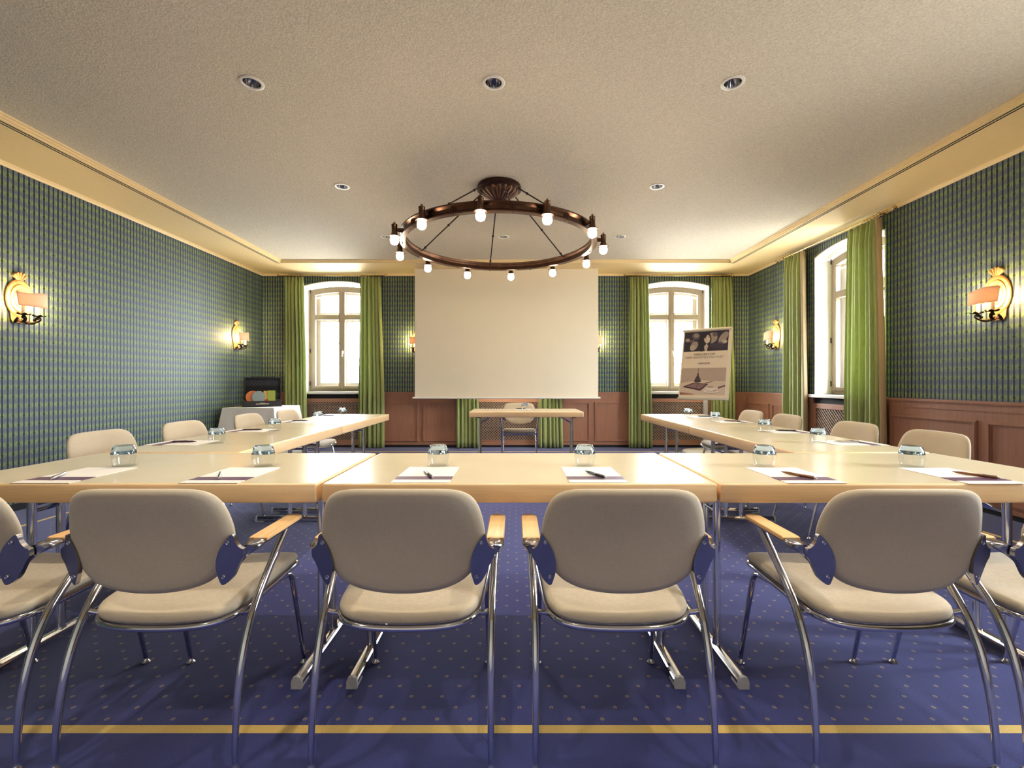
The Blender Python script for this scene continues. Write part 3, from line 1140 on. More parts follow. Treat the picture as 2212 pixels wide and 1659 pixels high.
def make_sconce(loc, rz, label):
    t = thing('wall_sconce', label, 'wall lamp', loc, rz, SG)
    m = MB()                                       # oval back plate with raised rings
    out = lambda s: [(0.112 * s * cos(2 * pi * k / 40), 0.225 + 0.165 * s * sin(2 * pi * k / 40)) for k in range(40)]
    prev = None
    for s, y in ((1.0, -0.001), (1.0, -0.012), (0.94, -0.018), (0.74, -0.016), (0.72, -0.022), (0.66, -0.024), (0.63, -0.016), (0.48, -0.014), (0.44, -0.022), (0.2, -0.026), (0.01, -0.027)):
        r = m.ring([(x, y, z) for x, z in out(s)])
        if prev:
            m.bridge(prev, r)
        else:
            m.face(r)
        prev = r
    m.face(prev)
    # foot of the plate
    poly = [(-0.075, 0.11), (0.075, 0.11), (0.07, 0.04), (0.055, 0.015), (-0.055, 0.015), (-0.07, 0.04)]
    m.prism(poly, lambda p: (p[0], -0.001, p[1]), lambda p: (p[0], -0.012, p[1]))
    obj('back_plate', m, M['gilt'], t, 40)
    m = MB()                                       # scallop shell at the top
    nl, per = 5, 8
    front, back = [], []
    rows = []
    for f in (0.0, 0.35, 0.7, 0.92, 1.0):
        row = []
        for i in range(nl * per + 1):
            q = i / (nl * per)
            an = radians(140) - radians(100) * q
            lobe = abs(sin(pi * i / per))
            r = 0.018 + (0.088 + 0.012 * lobe - 0.018) * f
            dep = (0.014 + 0.014 * lobe * f) * (1.0 if f < 0.95 else 0.45)
            row.append((r * cos(an) * 0.82, -dep, 0.358 + r * sin(an)))
        rows.append(row)
    vr = [m.ring(r) for r in rows]
    for a, b in zip(vr[:-1], vr[1:]):
        m.bridge(a, b, closed=False)
    bk_ = [m.ring([(x, -0.001, z) for x, y, z in rows[0]]), m.ring([(x, -0.001, z) for x, y, z in rows[-1]])]
    m.bridge(bk_[0], bk_[1], closed=False)
    m.bridge(vr[0], bk_[0], closed=False); m.bridge(vr[-1], bk_[1], closed=False)
    for e in (0, -1):
        m.face([v[e] for v in vr] + [bk_[1][e], bk_[0][e]])
    obj('shell_crest', m, M['gilt'], t, 30)
    for s in (-1, 1):
        cx = s * 0.062
        m = MB()
        sc = catmull([(s * 0.02, -0.012, 0.05), (s * 0.03, -0.05, 0.022), (s * 0.045, -0.095, 0.022), (s * 0.062, -0.125, 0.045), (s * 0.066, -0.115, 0.068), (s * 0.060, -0.098, 0.062), (s * 0.060, -0.10, 0.05)], 6)
        m.tube(sc, 0.007, 8, flat=1.7)
        sc = catmull([(s * 0.02, -0.012, 0.03), (s * 0.055, -0.03, 0.012), (s * 0.078, -0.055, 0.02), (s * 0.075, -0.07, 0.045), (s * 0.06, -0.062, 0.048)], 6)
        m.tube(sc, 0.006, 8, flat=1.5)
        m.cyl((cx, -0.11, 0.058), (cx, -0.11, 0.078), 0.008, 10)
        obj('scroll_arm', m, M['iron'], t, 60)
        m = MB()                                   # leaf drip pan
        pr = []
        for k in range(24):
            an = 2 * pi * k / 24
            r = 0.046 * (1 + 0.16 * cos(6 * an))
            pr.append((cx + r * cos(an), -0.11 + r * sin(an), 0.084 + 0.006 * cos(6 * an)))
        o_ = m.ring(pr); i_ = m.ring([(cx + 0.018 * cos(2 * pi * k / 24), -0.11 + 0.018 * sin(2 * pi * k / 24), 0.076) for k in range(24)])
        o2 = m.ring([(x, y, z + 0.003) for x, y, z in pr]); i2 = m.ring([(cx + 0.018 * cos(2 * pi * k / 24), -0.11 + 0.018 * sin(2 * pi * k / 24), 0.080) for k in range(24)])
        m.bridge(o_, i_); m.bridge(o2, i2); m.bridge(o_, o2); m.face(i_); m.face(i2)
        obj('drip_pan', m, M['iron'], t, 60)
        m = MB()
        m.cyl((cx, -0.11, 0.079), (cx, -0.11, 0.165), 0.013, 14)
        cd = obj('candle', m, M['candle'], t)
        m = MB()
        m.lathe([(0.008, 0.166), (0.015, 0.178), (0.017, 0.195), (0.012, 0.218), (0.004, 0.236), (0.001, 0.24)], (cx, -0.11, 0), 12)
        bb = obj('candle_bulb', m, M['candle_bulb'], cd)
        bb['label'] = 'glowing candle bulb'
    # curved half shade in front of the bulbs, on a wire from the plate
    m = MB()
    na, nzz = 24, 6
    grid = []
    for j in range(nzz + 1):
        f = j / nzz
        row = []
        for i in range(na + 1):
            s = -1 + 2 * i / na
            an = s * radians(64)
            rx = 0.128 + 0.008 * f
            x = rx * sin(an) / sin(radians(64)) * 0.94
            y = -0.118 - 0.085 * (cos(an) - cos(radians(64))) - 0.012 * (1 - f)
            ztop_ = 0.27 + 0.010 * sin(s * pi)
            z = 0.148 + (ztop_ - 0.148) * f
            row.append(m.bm.verts.new((x, y, z)))
        grid.append(row)
    for j in range(nzz):
        for i in range(na):
            m.face([grid[j][i], grid[j][i + 1], grid[j + 1][i + 1], grid[j + 1][i]])
    sh = obj('lamp_shade', m, M['shade'], t, 80)
    sm = sh.modifiers.new('thick', 'SOLIDIFY'); sm.thickness = 0.003
    m = MB()
    m.tube(catmull([(0, -0.02, 0.30), (0, -0.06, 0.285), (0, -0.12, 0.24), (0, -0.158, 0.225)], 5), 0.002, 6)
    obj('shade_wire', m, M['brass'], t)
    return t


make_sconce((XL, 3.93, 1.60), pi / 2, 'lit gilt sconce on the left wall near the front')
make_sconce((XL, 7.01, 1.60), pi / 2, 'lit gilt sconce on the left wall above the black case')
make_sconce((XR, 3.754, 1.60), -pi / 2, 'lit gilt sconce on the right wall, near side of the window')
make_sconce((XR, 6.91, 1.60), -pi / 2, 'lit gilt sconce on the right wall in the far corner beyond the curtain')
make_sconce((-1.62, YB, 1.60), 0, 'lit gilt sconce half hidden by the left edge of the screen')
make_sconce((1.36, YB, 1.60), 0, 'lit gilt sconce behind the right edge of the screen')

# ------------------------------------------------------------------ projection screen
sc_ = thing('projection_screen', 'large blank cream projection screen lowered from the ceiling', 'projection screen', (0, 7.37, 0))
m = MB()
m.box(-1.597, 1.372, -0.0012, 0.0012, 0.862, ZC - 0.004)
obj('screen_fabric', m, M['screen'], sc_, 0)
m = MB()
m.tube([(-1.632, 0, 0.851), (1.408, 0, 0.851)], 0.015, 12)
m.box(-1.634, 1.410, -0.010, 0.010, 0.838, 0.866, 0.004)
obj('bottom_bar', m, M['white'], sc_)
m = MB()
m.box(-1.66, 1.44, -0.045, 0.045, ZC - 0.006, ZC - 0.0005)
obj('ceiling_slot', m, M['soffit'], sc_, 0)

# ------------------------------------------------------------------ conference tables (local: x length, y depth, front edge at -y)
TL, TD, HT, TT = 1.405, 0.704, 0.742, 0.069
tb = thing('conference_table', 'x', 'table', (0, 0, 0), 0, 'folding conference tables set as a horseshoe')
m = MB()
e = 0.012
x, y = TL / 2, TD / 2
m.box(-x + 0.0085, x - 0.0085, -y + 0.0085, y - 0.0085, HT - 0.004, HT)
obj('tabletop', m, M['top'], tb, 0)
m = MB()
m.box(-x, x, -y, y, HT - TT, HT - 0.0004, 0.008, 3)
obj('edge_frame', m, M['edge'], tb, 50)
for sx in (-1, 1):
    px = sx * 0.59
    m = MB()
    prof = [(-0.017, 0.008), (0.017, 0.008), (0.017, 0.022), (0.013, 0.026), (0.016, 0.032), (0.010, 0.041), (0.0, 0.043), (-0.010, 0.041), (-0.016, 0.032), (-0.013, 0.026), (-0.017, 0.022)]
    m.prism(prof, lambda p: (px + p[0], -0.318, p[1]), lambda p: (px + p[0], 0.262, p[1]))
    fr = obj('foot_rail', m, M['chrome'], tb, 40)
    for ya, yb in ((-0.330, -0.318), (0.262, 0.274)):
        m = MB()
        pc = [(-0.019, 0.0), (0.019, 0.0), (0.019, 0.026), (0.013, 0.040), (0.0, 0.045), (-0.013, 0.040), (-0.019, 0.026)]
        m.prism(pc, lambda p: (px + p[0], ya, p[1]), lambda p: (px + p[0], yb, p[1]))
        s0, s1 = (yb, yb + 0.05) if ya < 0 else (ya - 0.05, ya)
        m.box(px - 0.018, px + 0.018, s0, s1, 0.0, 0.009)
        obj('end_cap', m, M['cap'], fr, 30)
    for yy in (-0.11, 0.008):
        m = MB()
        m.tube([(px, yy, 0.040), (px, yy, 0.055), (px, yy, HT - TT)], [0.019, 0.0155, 0.0155], 18)
        obj('post', m, M['chrome'], tb)
    m = MB()
    m.box(px - 0.022, px + 0.022, -0.30, 0.25, HT - TT - 0.012, HT - TT)
    obj('mounting_bracket', m, M['dark'], tb, 0)
    m = MB()
    m.tube([(px, -0.11, 0.575), (px, 0.008, 0.575)], 0.008, 8)
    m.tube([(px, -0.051, 0.575), (px - sx * 0.16, -0.051, HT - TT - 0.004)], 0.008, 8)
    obj('folding_brace', m, M['chrome'], tb)


def put_table(first, loc, rz, label, off=0.0):
    o = tb if first else dup(tb, loc, rz, label)
    o.location = loc
    o.rotation_euler = (0, 0, rz)
    o['label'] = label
    if off:
        for ch_ in o.children:
            if ch_.name.split('.')[0] not in ('tabletop', 'edge_frame'):
                ch_.location = (off, 0, 0)
    return o


YT = 1.611 + TD / 2
tb_keep = dup(tb, (0, 0, 0), 0, 'x')   # pristine copy, becomes the last table
def place_t(loc, rz, label, off=0.0):
    o = dup(tb, loc, rz, label)
    if off:
        for ch_ in o.children:
            if ch_.name.split('.')[0] not in ('tabletop', 'edge_frame'):
                ch_.location = (off, 0, 0)
    return o
place_t((-0.697 - TL / 2, YT - 0.001, 0), 0, 'near conference table at the left, by the patterned wall', 0.03)
place_t((0.735 + TL / 2, YT - 0.002, 0), 0, 'near conference table at the right, by the wainscot', -0.02)
tb.location = (0.022, YT, 0); tb['label'] = 'conference table in the middle of the near row'
# side rows: local front (-y) faces the middle of the room
place_t((-1.763, 2.345 + TL / 2, 0), pi / 2, 'left side table nearest the near row', -0.03)
place_t((-1.763, 3.762 + TL / 2, 0), pi / 2, 'left side table at the far end, with a scuffed edge', -0.03)
place_t((1.797, 2.345 + TL / 2, 0), -pi / 2, 'right side table nearest the near row', 0.03)
place_t((1.797, 3.762 + TL / 2, 0), -pi / 2, 'right side table at the far end, in front of the flipchart', 0.03)
for ch_ in tb.children:
    if ch_.name.split('.')[0] not in ('tabletop', 'edge_frame'):
        ch_.location = (-0.013, 0, 0)
tb_keep.location = (0.159, 5.57 + TD / 2, 0); tb_keep['label'] = 'small single table under the screen for the speaker'

# ------------------------------------------------------------------ chairs (local: front +y)
chair = thing('armchair', 'x', 'chair', (0, 0, 0), 0, 'stacking armchairs round the tables')
# back rest
half = [(0, 0), (.10, -.0008), (.155, -.005), (.188, -.018), (.208, -.040), (.221, -.072), (.2295, -.112), (.2305, -.138), (.225, -.172), (.211, -.210), (.192, -.238), (.162, -.262), (.115, -.279), (.055, -.288), (0, -.290)]
half = [(x * 1.025, z * 1.07) for x, z in half]
full = [(x, 0, z) for x, z in half] + [(-x, 0, z) for x, z in half[-2:0:-1]]
outl = [(p.x, p.z) for p in catmull(full, 3, closed=True)]
ZTOP = 0.804


def back_y(x, z):
    return -0.262 + 0.36 * x * x + (ZTOP - z) * 0.16 - 0.6 * (ZTOP - z - 0.14) ** 2


m = MB()
rg = []
cz = -0.15
for sc, dy in ((0.05, -0.021), (0.4, -0.021), (0.7, -0.020), (0.88, -0.0185), (0.955, -0.014), (0.99, -0.007), (1.0, 0.0), (0.99, 0.007), (0.955, 0.014), (0.88, 0.0185), (0.7, 0.020), (0.4, 0.021), (0.05, 0.021)):
    ps = []
    for (x, z) in outl:
        xx, zz = x * sc, ZTOP + cz + (z - cz) * sc
        ps.append((xx, back_y(xx, zz) + dy, zz))
    rg.append(m.ring(ps))
for a, b in zip(rg[:-1], rg[1:]):
    m.bridge(a, b)
m.face(rg[0]); m.face(rg[-1])
obj('backrest', m, M['fab'], chair, 60)
# seat pad
sp = [(0, -.222), (.10, -.220), (.165, -.207), (.203, -.172), (.216, -.12), (.222, -.02), (.228, .10), (.229, .17), (.216, .205), (.17, .222), (.09, .226), (0, .227)]
fullp = [(x, y, 0) for x, y in sp] + [(-x, y, 0) for x, y in sp[-2:0:-1]]
outs = [(p.x, p.y) for p in catmull(fullp, 3, closed=True)]


def seat_z(x, y):
    return 0.012 * (y / 0.22) - 0.05 * max(0, y - 0.12) ** 2 * 20 + 0.25 * x * x


m = MB()
rg = []
for sc, dz in ((0.05, 0.407), (0.6, 0.407), (0.96, 0.408), (0.988, 0.411), (1.0, 0.419), (0.994, 0.428), (0.972, 0.435), (0.92, 0.4405), (0.75, 0.4445), (0.4, 0.445), (0.05, 0.445)):
    rg.append(m.ring([(x * sc, y * sc, dz + seat_z(x * sc, y * sc)) for x, y in outs]))
for a, b in zip(rg[:-1], rg[1:]):
    m.bridge(a, b)
m.face(rg[0]); m.face(rg[-1])
obj('seat', m, M['fab'], chair, 60)
# tubular seat frame
m = MB()
m.tube([(x * 0.985, y * 0.985, 0.398 + seat_z(x, y)) for x, y in outs], 0.0105, 10, closed=True)
m.tube([(-0.205, 0.165, 0.385), (0.205, 0.165, 0.385)], 0.009, 10)
for s in (-1, 1):
    m.tube([(s * 0.212, -0.14, 0.392), (s * 0.235, -0.150, 0.400), (s * 0.254, -0.156, 0.408)], 0.0085, 10)
obj('seat_frame', m, M['chrome'], chair, 60)
for s in (-1, 1):
    # bowed rear leg that carries the arm
    pts = catmull([(s * .262, .030, .606), (s * .261, .004, .578), (s * .259, -.040, .535), (s * .256, -.100, .475), (s * .254, -.156, .408), (s * .2535, -.202, .32), (s * .254, -.232, .21), (s * .255, -.246, .10), (s * .256, -.250, .016)], 5)
    rad = [(0.0135 if p.z > 0.535 else (0.0118 if p.z > 0.3 else 0.0078 + 0.0040 * p.z / 0.3)) for p in pts]
    m = MB()
    m.tube(pts, rad, 14)
    lg = obj('leg', m, M['chrome'], chair, 50)
    lg['label'] = 'bowed chrome rear leg rising to the armrest'
    m = MB()
    m.lathe([(0.012, 0.0), (0.013, 0.006), (0.009, 0.014), (0.008, 0.022)], (s * .256, -.250, 0), 14)
    obj('glide', m, M['chrome'], lg)
    # front leg
    pts = catmull([(s * .207, .075, .396), (s * .212, .135, .393), (s * .217, .160, .375), (s * .219, .172, .33), (s * .221, .205, .20), (s * .222, .248, .02)], 5)
    m = MB()
    m.tube(pts, [0.0105 if p.z > 0.3 else 0.0075 + 0.003 * p.z / 0.3 for p in pts], 12)
    lg = obj('leg', m, M['chrome'], chair, 50)
    lg['label'] = 'slim chrome front leg'
    m = MB()
    m.lathe([(0.0155, 0.0), (0.0155, 0.004), (0.010, 0.011), (0.0075, 0.02), (0.007, 0.028)], (s * .222, .249, 0), 16)
    obj('glide', m, M['chrome'], lg)
    # cast arm with leaf plate
    m = MB()
    leaf = [(.2375, .664), (.218, .643), (.204, .617), (.197, .590), (.197, .563), (.203, .538), (.211, .520), (.225, .526), (.236, .540), (.245, .560), (.253, .578), (.260, .590), (.264, .598), (.264, .618), (.257, .622), (.250, .630), (.244, .643)]
    leaf = [(p.x, p.y) for p in catmull([(a_, b_, 0) for a_, b_ in leaf], 3, closed=True)]
    bk = lambda x, z: back_y(x, z) - 0.0185 * max(0.25, 1 - ((x - 0.10) / 0.145) ** 4)
    m.prism([(s * x, z) for x, z in leaf], lambda p: (p[0], bk(abs(p[0]), p[1]) - 0.012, p[1]), lambda p: (p[0], bk(abs(p[0]), p[1]) + 0.002, p[1]))
    y0 = bk(.245, .60) - 0.004
    m.loft([((s * .244, y0 + 0.005, .592), (0, .006, 0), (0, 0, .030)),
            ((s * .254, y0 + 0.006, .601), (s * .004, .009, 0), (0, 0, .023)),
            ((s * .261, y0 + 0.013, .607), (s * .010, .011, 0), (0, 0, .017)),
            ((s * .264, y0 + 0.022, .610), (s * .019, .010, 0), (0, 0, .013)),
            ((s * .264, y0 + 0.040, .613), (s * .0265, .003, 0), (0, 0, .013)),
            ((s * .263, y0 + 0.070, .614), (s * .0272, 0, 0), (0, 0, .0115)),
            ((s * .263, y0 + 0.085, .613), (s * .0260, 0, 0), (0, 0, .010)),
            ((s * .263, .065, .613), (s * .024, 0, 0), (0, 0, .008)),
            ((s * .263, .094, .613), (s * .020, 0, 0), (0, 0, .006))], 20)
    arm = obj('armrest', m, M['alu'], chair, 45)
    m = MB()
    py0, py1 = y0 + 0.074, .102
    pad = []
    for k in range(9):
        a = pi * k / 8
        pad.append((s * .263 + .0275 * cos(a) * 1.0, py1 - 0.024 + 0.024 * sin(a)))
    pad += [(s * .263 - .0275, py0), (s * .263 + .0275, py0)]
    a = m.ring([(p[0], p[1], .617) for p in pad]); b = m.ring([(p[0], p[1], .6245) for p in pad])
    c = m.ring([(s * .263 + (p[0] - s * .263) * 0.9, p[1] * 0.97 + 0.0, .6280) for p in pad])
    m.bridge(a, b); m.bridge(b, c); m.face(a); m.face(c)
    obj('arm_pad', m, M['beech'], arm, 40)['label'] = 'beech arm pad'
    for (bx_, bz_) in ((.227, .642), (.214, .543)):
        m = MB()
        yb_ = bk(bx_, bz_) - 0.012
        m.lathe([(0.0065, 0.001), (0.0065, -0.002), (0.0045, -0.0035), (0.003, -0.0022)], (s * bx_, yb_, bz_), 12, axis='Y')
        obj('bolt', m, M['chrome'], arm)

chairs = [
    (-1.665, 1.540, 0.0, 'armchair at the near table, cut off by the left picture edge'),
    (-1.045, 1.540, 0.0, 'armchair seen from behind, second from the left at the near table'),
    (-0.319, 1.540, 0.0, 'armchair seen from behind at the left half of the middle near table'),
    (0.318, 1.540, 0.0, 'armchair seen from behind at the right half of the middle near table'),
    (1.115, 1.540, 0.0, 'armchair seen from behind, second from the right at the near table'),
    (1.715, 1.540, 0.0, 'armchair at the near table, cut off by the right picture edge'),
    (-2.29, 2.80, -pi / 2, 'armchair at the left side tables, nearest the viewer'),
    (-2.28, 3.49, -pi / 2, 'armchair at the left side tables, second from the viewer'),
    (-2.27, 4.32, -pi / 2, 'armchair at the left side tables, in front of the white tablecloth'),
    (-2.24, 5.00, -pi / 2, 'armchair at the left side tables, farthest from the viewer'),
    (2.33, 2.78, pi / 2, 'armchair at the right side tables, nearest the viewer'),
    (2.325, 3.42, pi / 2, 'armchair at the right side tables, beside the near green curtain'),
    (2.31, 4.25, pi / 2, 'armchair at the right side tables, beside the far green curtain'),
    (2.30, 4.86, pi / 2, 'armchair at the right side tables, farthest from the viewer'),
    (0.085, 6.44, pi, 'armchair facing the viewer behind the small speaker table'),
]
for i, (x, y, rz, lab) in enumerate(chairs):
    if i == len(chairs) - 1:
        chair.location = (x, y, 0); chair.rotation_euler = (0, 0, rz); chair['label'] = lab
    else:
        dup(chair, (x, y, 0), rz, lab)

# ------------------------------------------------------------------ tumblers, flyers, pens
GT = 'upturned glass tumblers on the tables'
m = MB()
outer = [(0.0375, 0.0), (0.0385, 0.002), (0.0425, 0.018), (0.0450, 0.034), (0.0452, 0.046), (0.0430, 0.060), (0.0385, 0.075), (0.0345, 0.084), (0.0320, 0.0868), (0.001, 0.0865)]
inner = [(0.001, 0.066), (0.026, 0.0655), (0.034, 0.062), (0.0395, 0.054), (0.0425, 0.044), (0.0425, 0.034), (0.0402, 0.018), (0.0365, 0.001)]
m.lathe([(0.0372, 0.0), (0.0385, 0.0012), (0.0372, 0.0024)] , (0, 0, 0), 40, cap0=False, cap1=False)
m.lathe([(0.0385, 0.002), (0.0425, 0.018), (0.0450, 0.034), (0.0452, 0.046), (0.0445, 0.0535)], (0, 0, 0), 40, cap0=False, cap1=False)
m.mi = 1
m.lathe([(0.001, 0.0560), (0.028, 0.0556), (0.038, 0.0535), (0.0425, 0.0510), (0.0445, 0.0515), (0.0443, 0.0545), (0.0430, 0.060), (0.0408, 0.068)] + outer[6:], (0, 0, 0), 40, cap0=False, cap1=False)
gl0 = tag(obj('tumbler', m, [M['thin_glass'], M['glass']], None, 50), 'x', 'glass', GT)
ZT_ = HT + 0.0006
glasses = [
    (-1.672, 1.953, 'upturned tumbler at the near table, first place from the left'),
    (-1.073, 1.953, 'upturned tumbler at the near table, second place from the left'),
    (-0.325, 1.965, 'upturned tumbler at the near table, third place from the left'),
    (0.309, 1.965, 'upturned tumbler at the near table, third place from the right'),
    (1.076, 1.950, 'upturned tumbler at the near table, second place from the right'),
    (1.702, 1.945, 'upturned tumbler at the near table, first place from the right'),
    (-1.758, 2.697, 'upturned tumbler on the left side tables, nearest the viewer'),
    (-1.785, 3.40, 'upturned tumbler on the left side tables, second from the viewer'),
    (-1.800, 4.19, 'upturned tumbler on the left side tables, third from the viewer'),
    (-1.815, 4.83, 'upturned tumbler on the left side tables, farthest from the viewer'),
    (1.800, 2.685, 'upturned tumbler on the right side tables, nearest the viewer'),
    (1.835, 3.32, 'upturned tumbler on the right side tables, second from the viewer'),
    (1.838, 4.15, 'upturned tumbler on the right side tables, third from the viewer'),
    (1.812, 4.72, 'upturned tumbler on the right side tables, farthest from the viewer'),
    (0.147, 6.00, 'upturned tumbler on the small speaker table'),
]
for i, (x, y, lab) in enumerate(glasses):
    if i == 0:
        gl0.location = (x, y, ZT_); gl0['label'] = lab
    else:
        dup(gl0, (x, y, ZT_), random.uniform(0, 6), lab)

m = MB()
m.box(-0.105, 0.105, -0.15, 0.147, 0, 0.0016)
fl0 = tag(obj('flyer', m, M['paper'], None, 0), 'x', 'paper', 'white flyers with a purple band, one at each place')
flyers = [
    (-1.683, 1.765, 0, 'banded flyer under a silver pen at the leftmost near place'),
    (-1.084, 1.765, 0, 'banded flyer under a silver pen, second near place from the left'),
    (-0.334, 1.775, 0, 'banded flyer under a dark clip pen, third near place from the left'),
    (0.306, 1.775, 0, 'banded flyer under a dark pen, third near place from the right'),
    (1.078, 1.763, 0, 'banded flyer under a bronze pen, second near place from the right'),
    (1.712, 1.755, 0, 'banded flyer under a bronze pen at the rightmost near place'),
    (-1.960, 2.70, -pi / 2, 'banded flyer on the left side tables, nearest the viewer'),
    (-1.958, 3.40, -pi / 2 - 0.04, 'banded flyer on the left side tables, second from the viewer'),
    (-1.958, 4.19, -pi / 2, 'banded flyer on the left side tables, third from the viewer'),
    (-1.960, 4.85, -pi / 2, 'banded flyer on the left side tables, farthest from the viewer'),
    (1.994, 2.70, pi / 2, 'banded flyer on the right side tables, nearest the viewer'),
    (1.992, 3.33, pi / 2 + 0.04, 'banded flyer on the right side tables, second from the viewer'),
    (1.992, 4.15, pi / 2, 'banded flyer on the right side tables, third from the viewer'),
    (1.990, 4.74, pi / 2, 'banded flyer on the right side tables, farthest from the viewer'),
    (0.135, 6.11, pi, 'banded flyer on the small speaker table'),
]
for i, (x, y, rz, lab) in enumerate(flyers):
    if i == 0:
        fl0.location = (x, y, HT + 0.0004); fl0['label'] = lab
    else:
        dup(fl0, (x, y, HT + 0.0004), rz, lab)
# the glasses of the side rows and speaker stand on the flyers' inner ends: lift those
for o in list(C.objects):
    if o.name.startswith('tumbler'):
        o.location.z = HT + 0.0024


def make_pen(name_mat, label):
    t = thing('pen', label, 'pen', (0, 0, 0), 0, 'ballpoint pens on the flyers')
    mm = MB()
    r = 0.0055
    mm.lathe([(0.0012, -0.070), (0.0022, -0.066), (0.0048, -0.050), (r, -0.035), (r, 0.005), (r * 1.06, 0.006), (r * 1.06, 0.012), (r, 0.013), (r * 0.95, 0.055), (r * 0.7, 0.062)], (0, 0, r * 1.1), 12, axis='Y')
    obj('barrel', mm, M[name_mat], t)
    mm = MB()
    mm.lathe([(0.003, 0.061), (0.003, 0.070), (0.002, 0.072)], (0, 0, r * 1.1), 10, axis='Y')
    obj('push_button', mm, M['silver'], t)
    mm = MB()
    mm.box(-0.0018, 0.0018, 0.018, 0.060, r * 2.0, r * 2.35)
    mm.box(-0.0018, 0.0018, 0.055, 0.060, r * 1.6, r * 2.3)
    obj('clip', mm, M['silver' if name_mat != 'silver' else 'pen_dark'], t)
    return t


pens0 = {k: make_pen(k, 'x') for k in ('silver', 'pen_dark', 'pen_bronze', 'pen_purple')}
pens = [
    ('silver', (-1.753, 1.791), (-1.672, 1.64), 'silver pen across the flyer at the leftmost near place'),
    ('silver', (-1.154, 1.796), (-1.075, 1.66), 'silver pen on the flyer, second near place from the left'),
    ('pen_dark', (-0.361, 1.819), (-0.297, 1.676), 'dark clip pen on the flyer, third near place from the left'),
    ('pen_dark', (0.280, 1.812), (0.344, 1.666), 'dark pen on the flyer, third near place from the right'),
    ('pen_bronze', (1.049, 1.794), (1.107, 1.65), 'bronze pen on the flyer, second near place from the right'),
    ('pen_bronze', (1.724, 1.794), (1.782, 1.656), 'bronze pen on the flyer at the rightmost near place'),
    ('pen_purple', (-1.88, 2.71), (-2.03, 2.69), 'plum pen on the flyer of the left side tables, nearest the viewer'),
    ('pen_purple', (-1.87, 3.41), (-2.02, 3.37), 'plum pen on the flyer of the left side tables, second from the viewer'),
    ('pen_purple', (-1.89, 4.20), (-2.03, 4.17), 'plum pen on the flyer of the left side tables, third from the viewer'),
    ('pen_dark', (-1.89, 4.87), (-2.03, 4.83), 'dark pen on the flyer of the left side tables, farthest from the viewer'),
    ('silver', (1.91, 2.72), (2.05, 2.68), 'silver pen on the flyer of the right side tables, nearest the viewer'),
    ('pen_dark', (1.92, 3.35), (2.07, 3.31), 'dark pen on the flyer of the right side tables, second from the viewer'),
    ('pen_purple', (1.92, 4.17), (2.07, 4.13), 'plum pen on the flyer of the right side tables, third from the viewer'),
    ('pen_dark', (1.92, 4.76), (2.06, 4.73), 'dark pen on the flyer of the right side tables, farthest from the viewer'),
    ('pen_dark', (0.14, 6.12), (0.055, 6.10), 'dark pen on the flyer of the small speaker table'),
]
used = set()
for k, (tx, ty), (bx2, by2), lab in pens:
    # tip (-y local) at t, button end at b
    dx, dy = bx2 - tx, by2 - ty
    rz = math.atan2(-dx, dy)
    loc = ((tx + bx2) / 2, (ty + by2) / 2, HT + 0.0024)
    if k in used:
        dup(pens0[k], loc, rz, lab)
    else:
        used.add(k)
        pens0[k].location = loc; pens0[k].rotation_euler = (0, 0, rz); pens0[k]['label'] = lab

# ------------------------------------------------------------------ clothed table in the far left corner, with case
m = MB()
X0, X1, Y0, Y1 = -4.135, -3.40, 6.46, 7.24
def ringc(z, fl, wav):
    ps = []
    n = 24
    per = [((X0, Y0), (X1, Y0)), ((X1, Y0), (X1, Y1)), ((X1, Y1), (X0, Y1)), ((X0, Y1), (X0, Y0))]
    nrm = [(0, -1), (1, 0), (0, 1), (-1, 0)]
    for si, ((xa, ya), (xb, yb)) in enumerate(per):
        for k in range(n):
            t = k / n
            x, y = xa + (xb - xa) * t, ya + (yb - ya) * t
            corner = max(0, 1 - min(t, 1 - t) * 6)
            w = wav * sin(t * 2 * pi * 3 + si) * (1 - corner)
            o = fl * (0.25 + 0.75 * corner) + w
            nx, ny = nrm[si]
            if k == 0:
                px_, py_ = nrm[si - 1]
                nx, ny = nx + px_, ny + py_
            elif corner > 0:
                q = nrm[si - 1] if t < 0.5 else nrm[(si + 1) % 4]
                nx, ny = nx + q[0] * corner * 0.9, ny + q[1] * corner * 0.9
            ps.append((max(x + nx * o, XL + 0.008), y + ny * o, z))
    return ps
rs_ = [m.ring(ringc(z, f, w)) for z, f, w in ((0.004, 0.085, 0.016), (0.3, 0.055, 0.011), (0.55, 0.025, 0.005), (0.70, 0.005, 0.001), (0.735, 0.0, 0.0), (0.742, -0.004, 0.0))]
for a, b in zip(rs_[:-1], rs_[1:]):
    m.bridge(a, b)
m.face(rs_[-1])
tag(obj('tablecloth', m, M['cloth'], None, 50), 'white floor-length tablecloth over a square corner table', 'tablecloth')

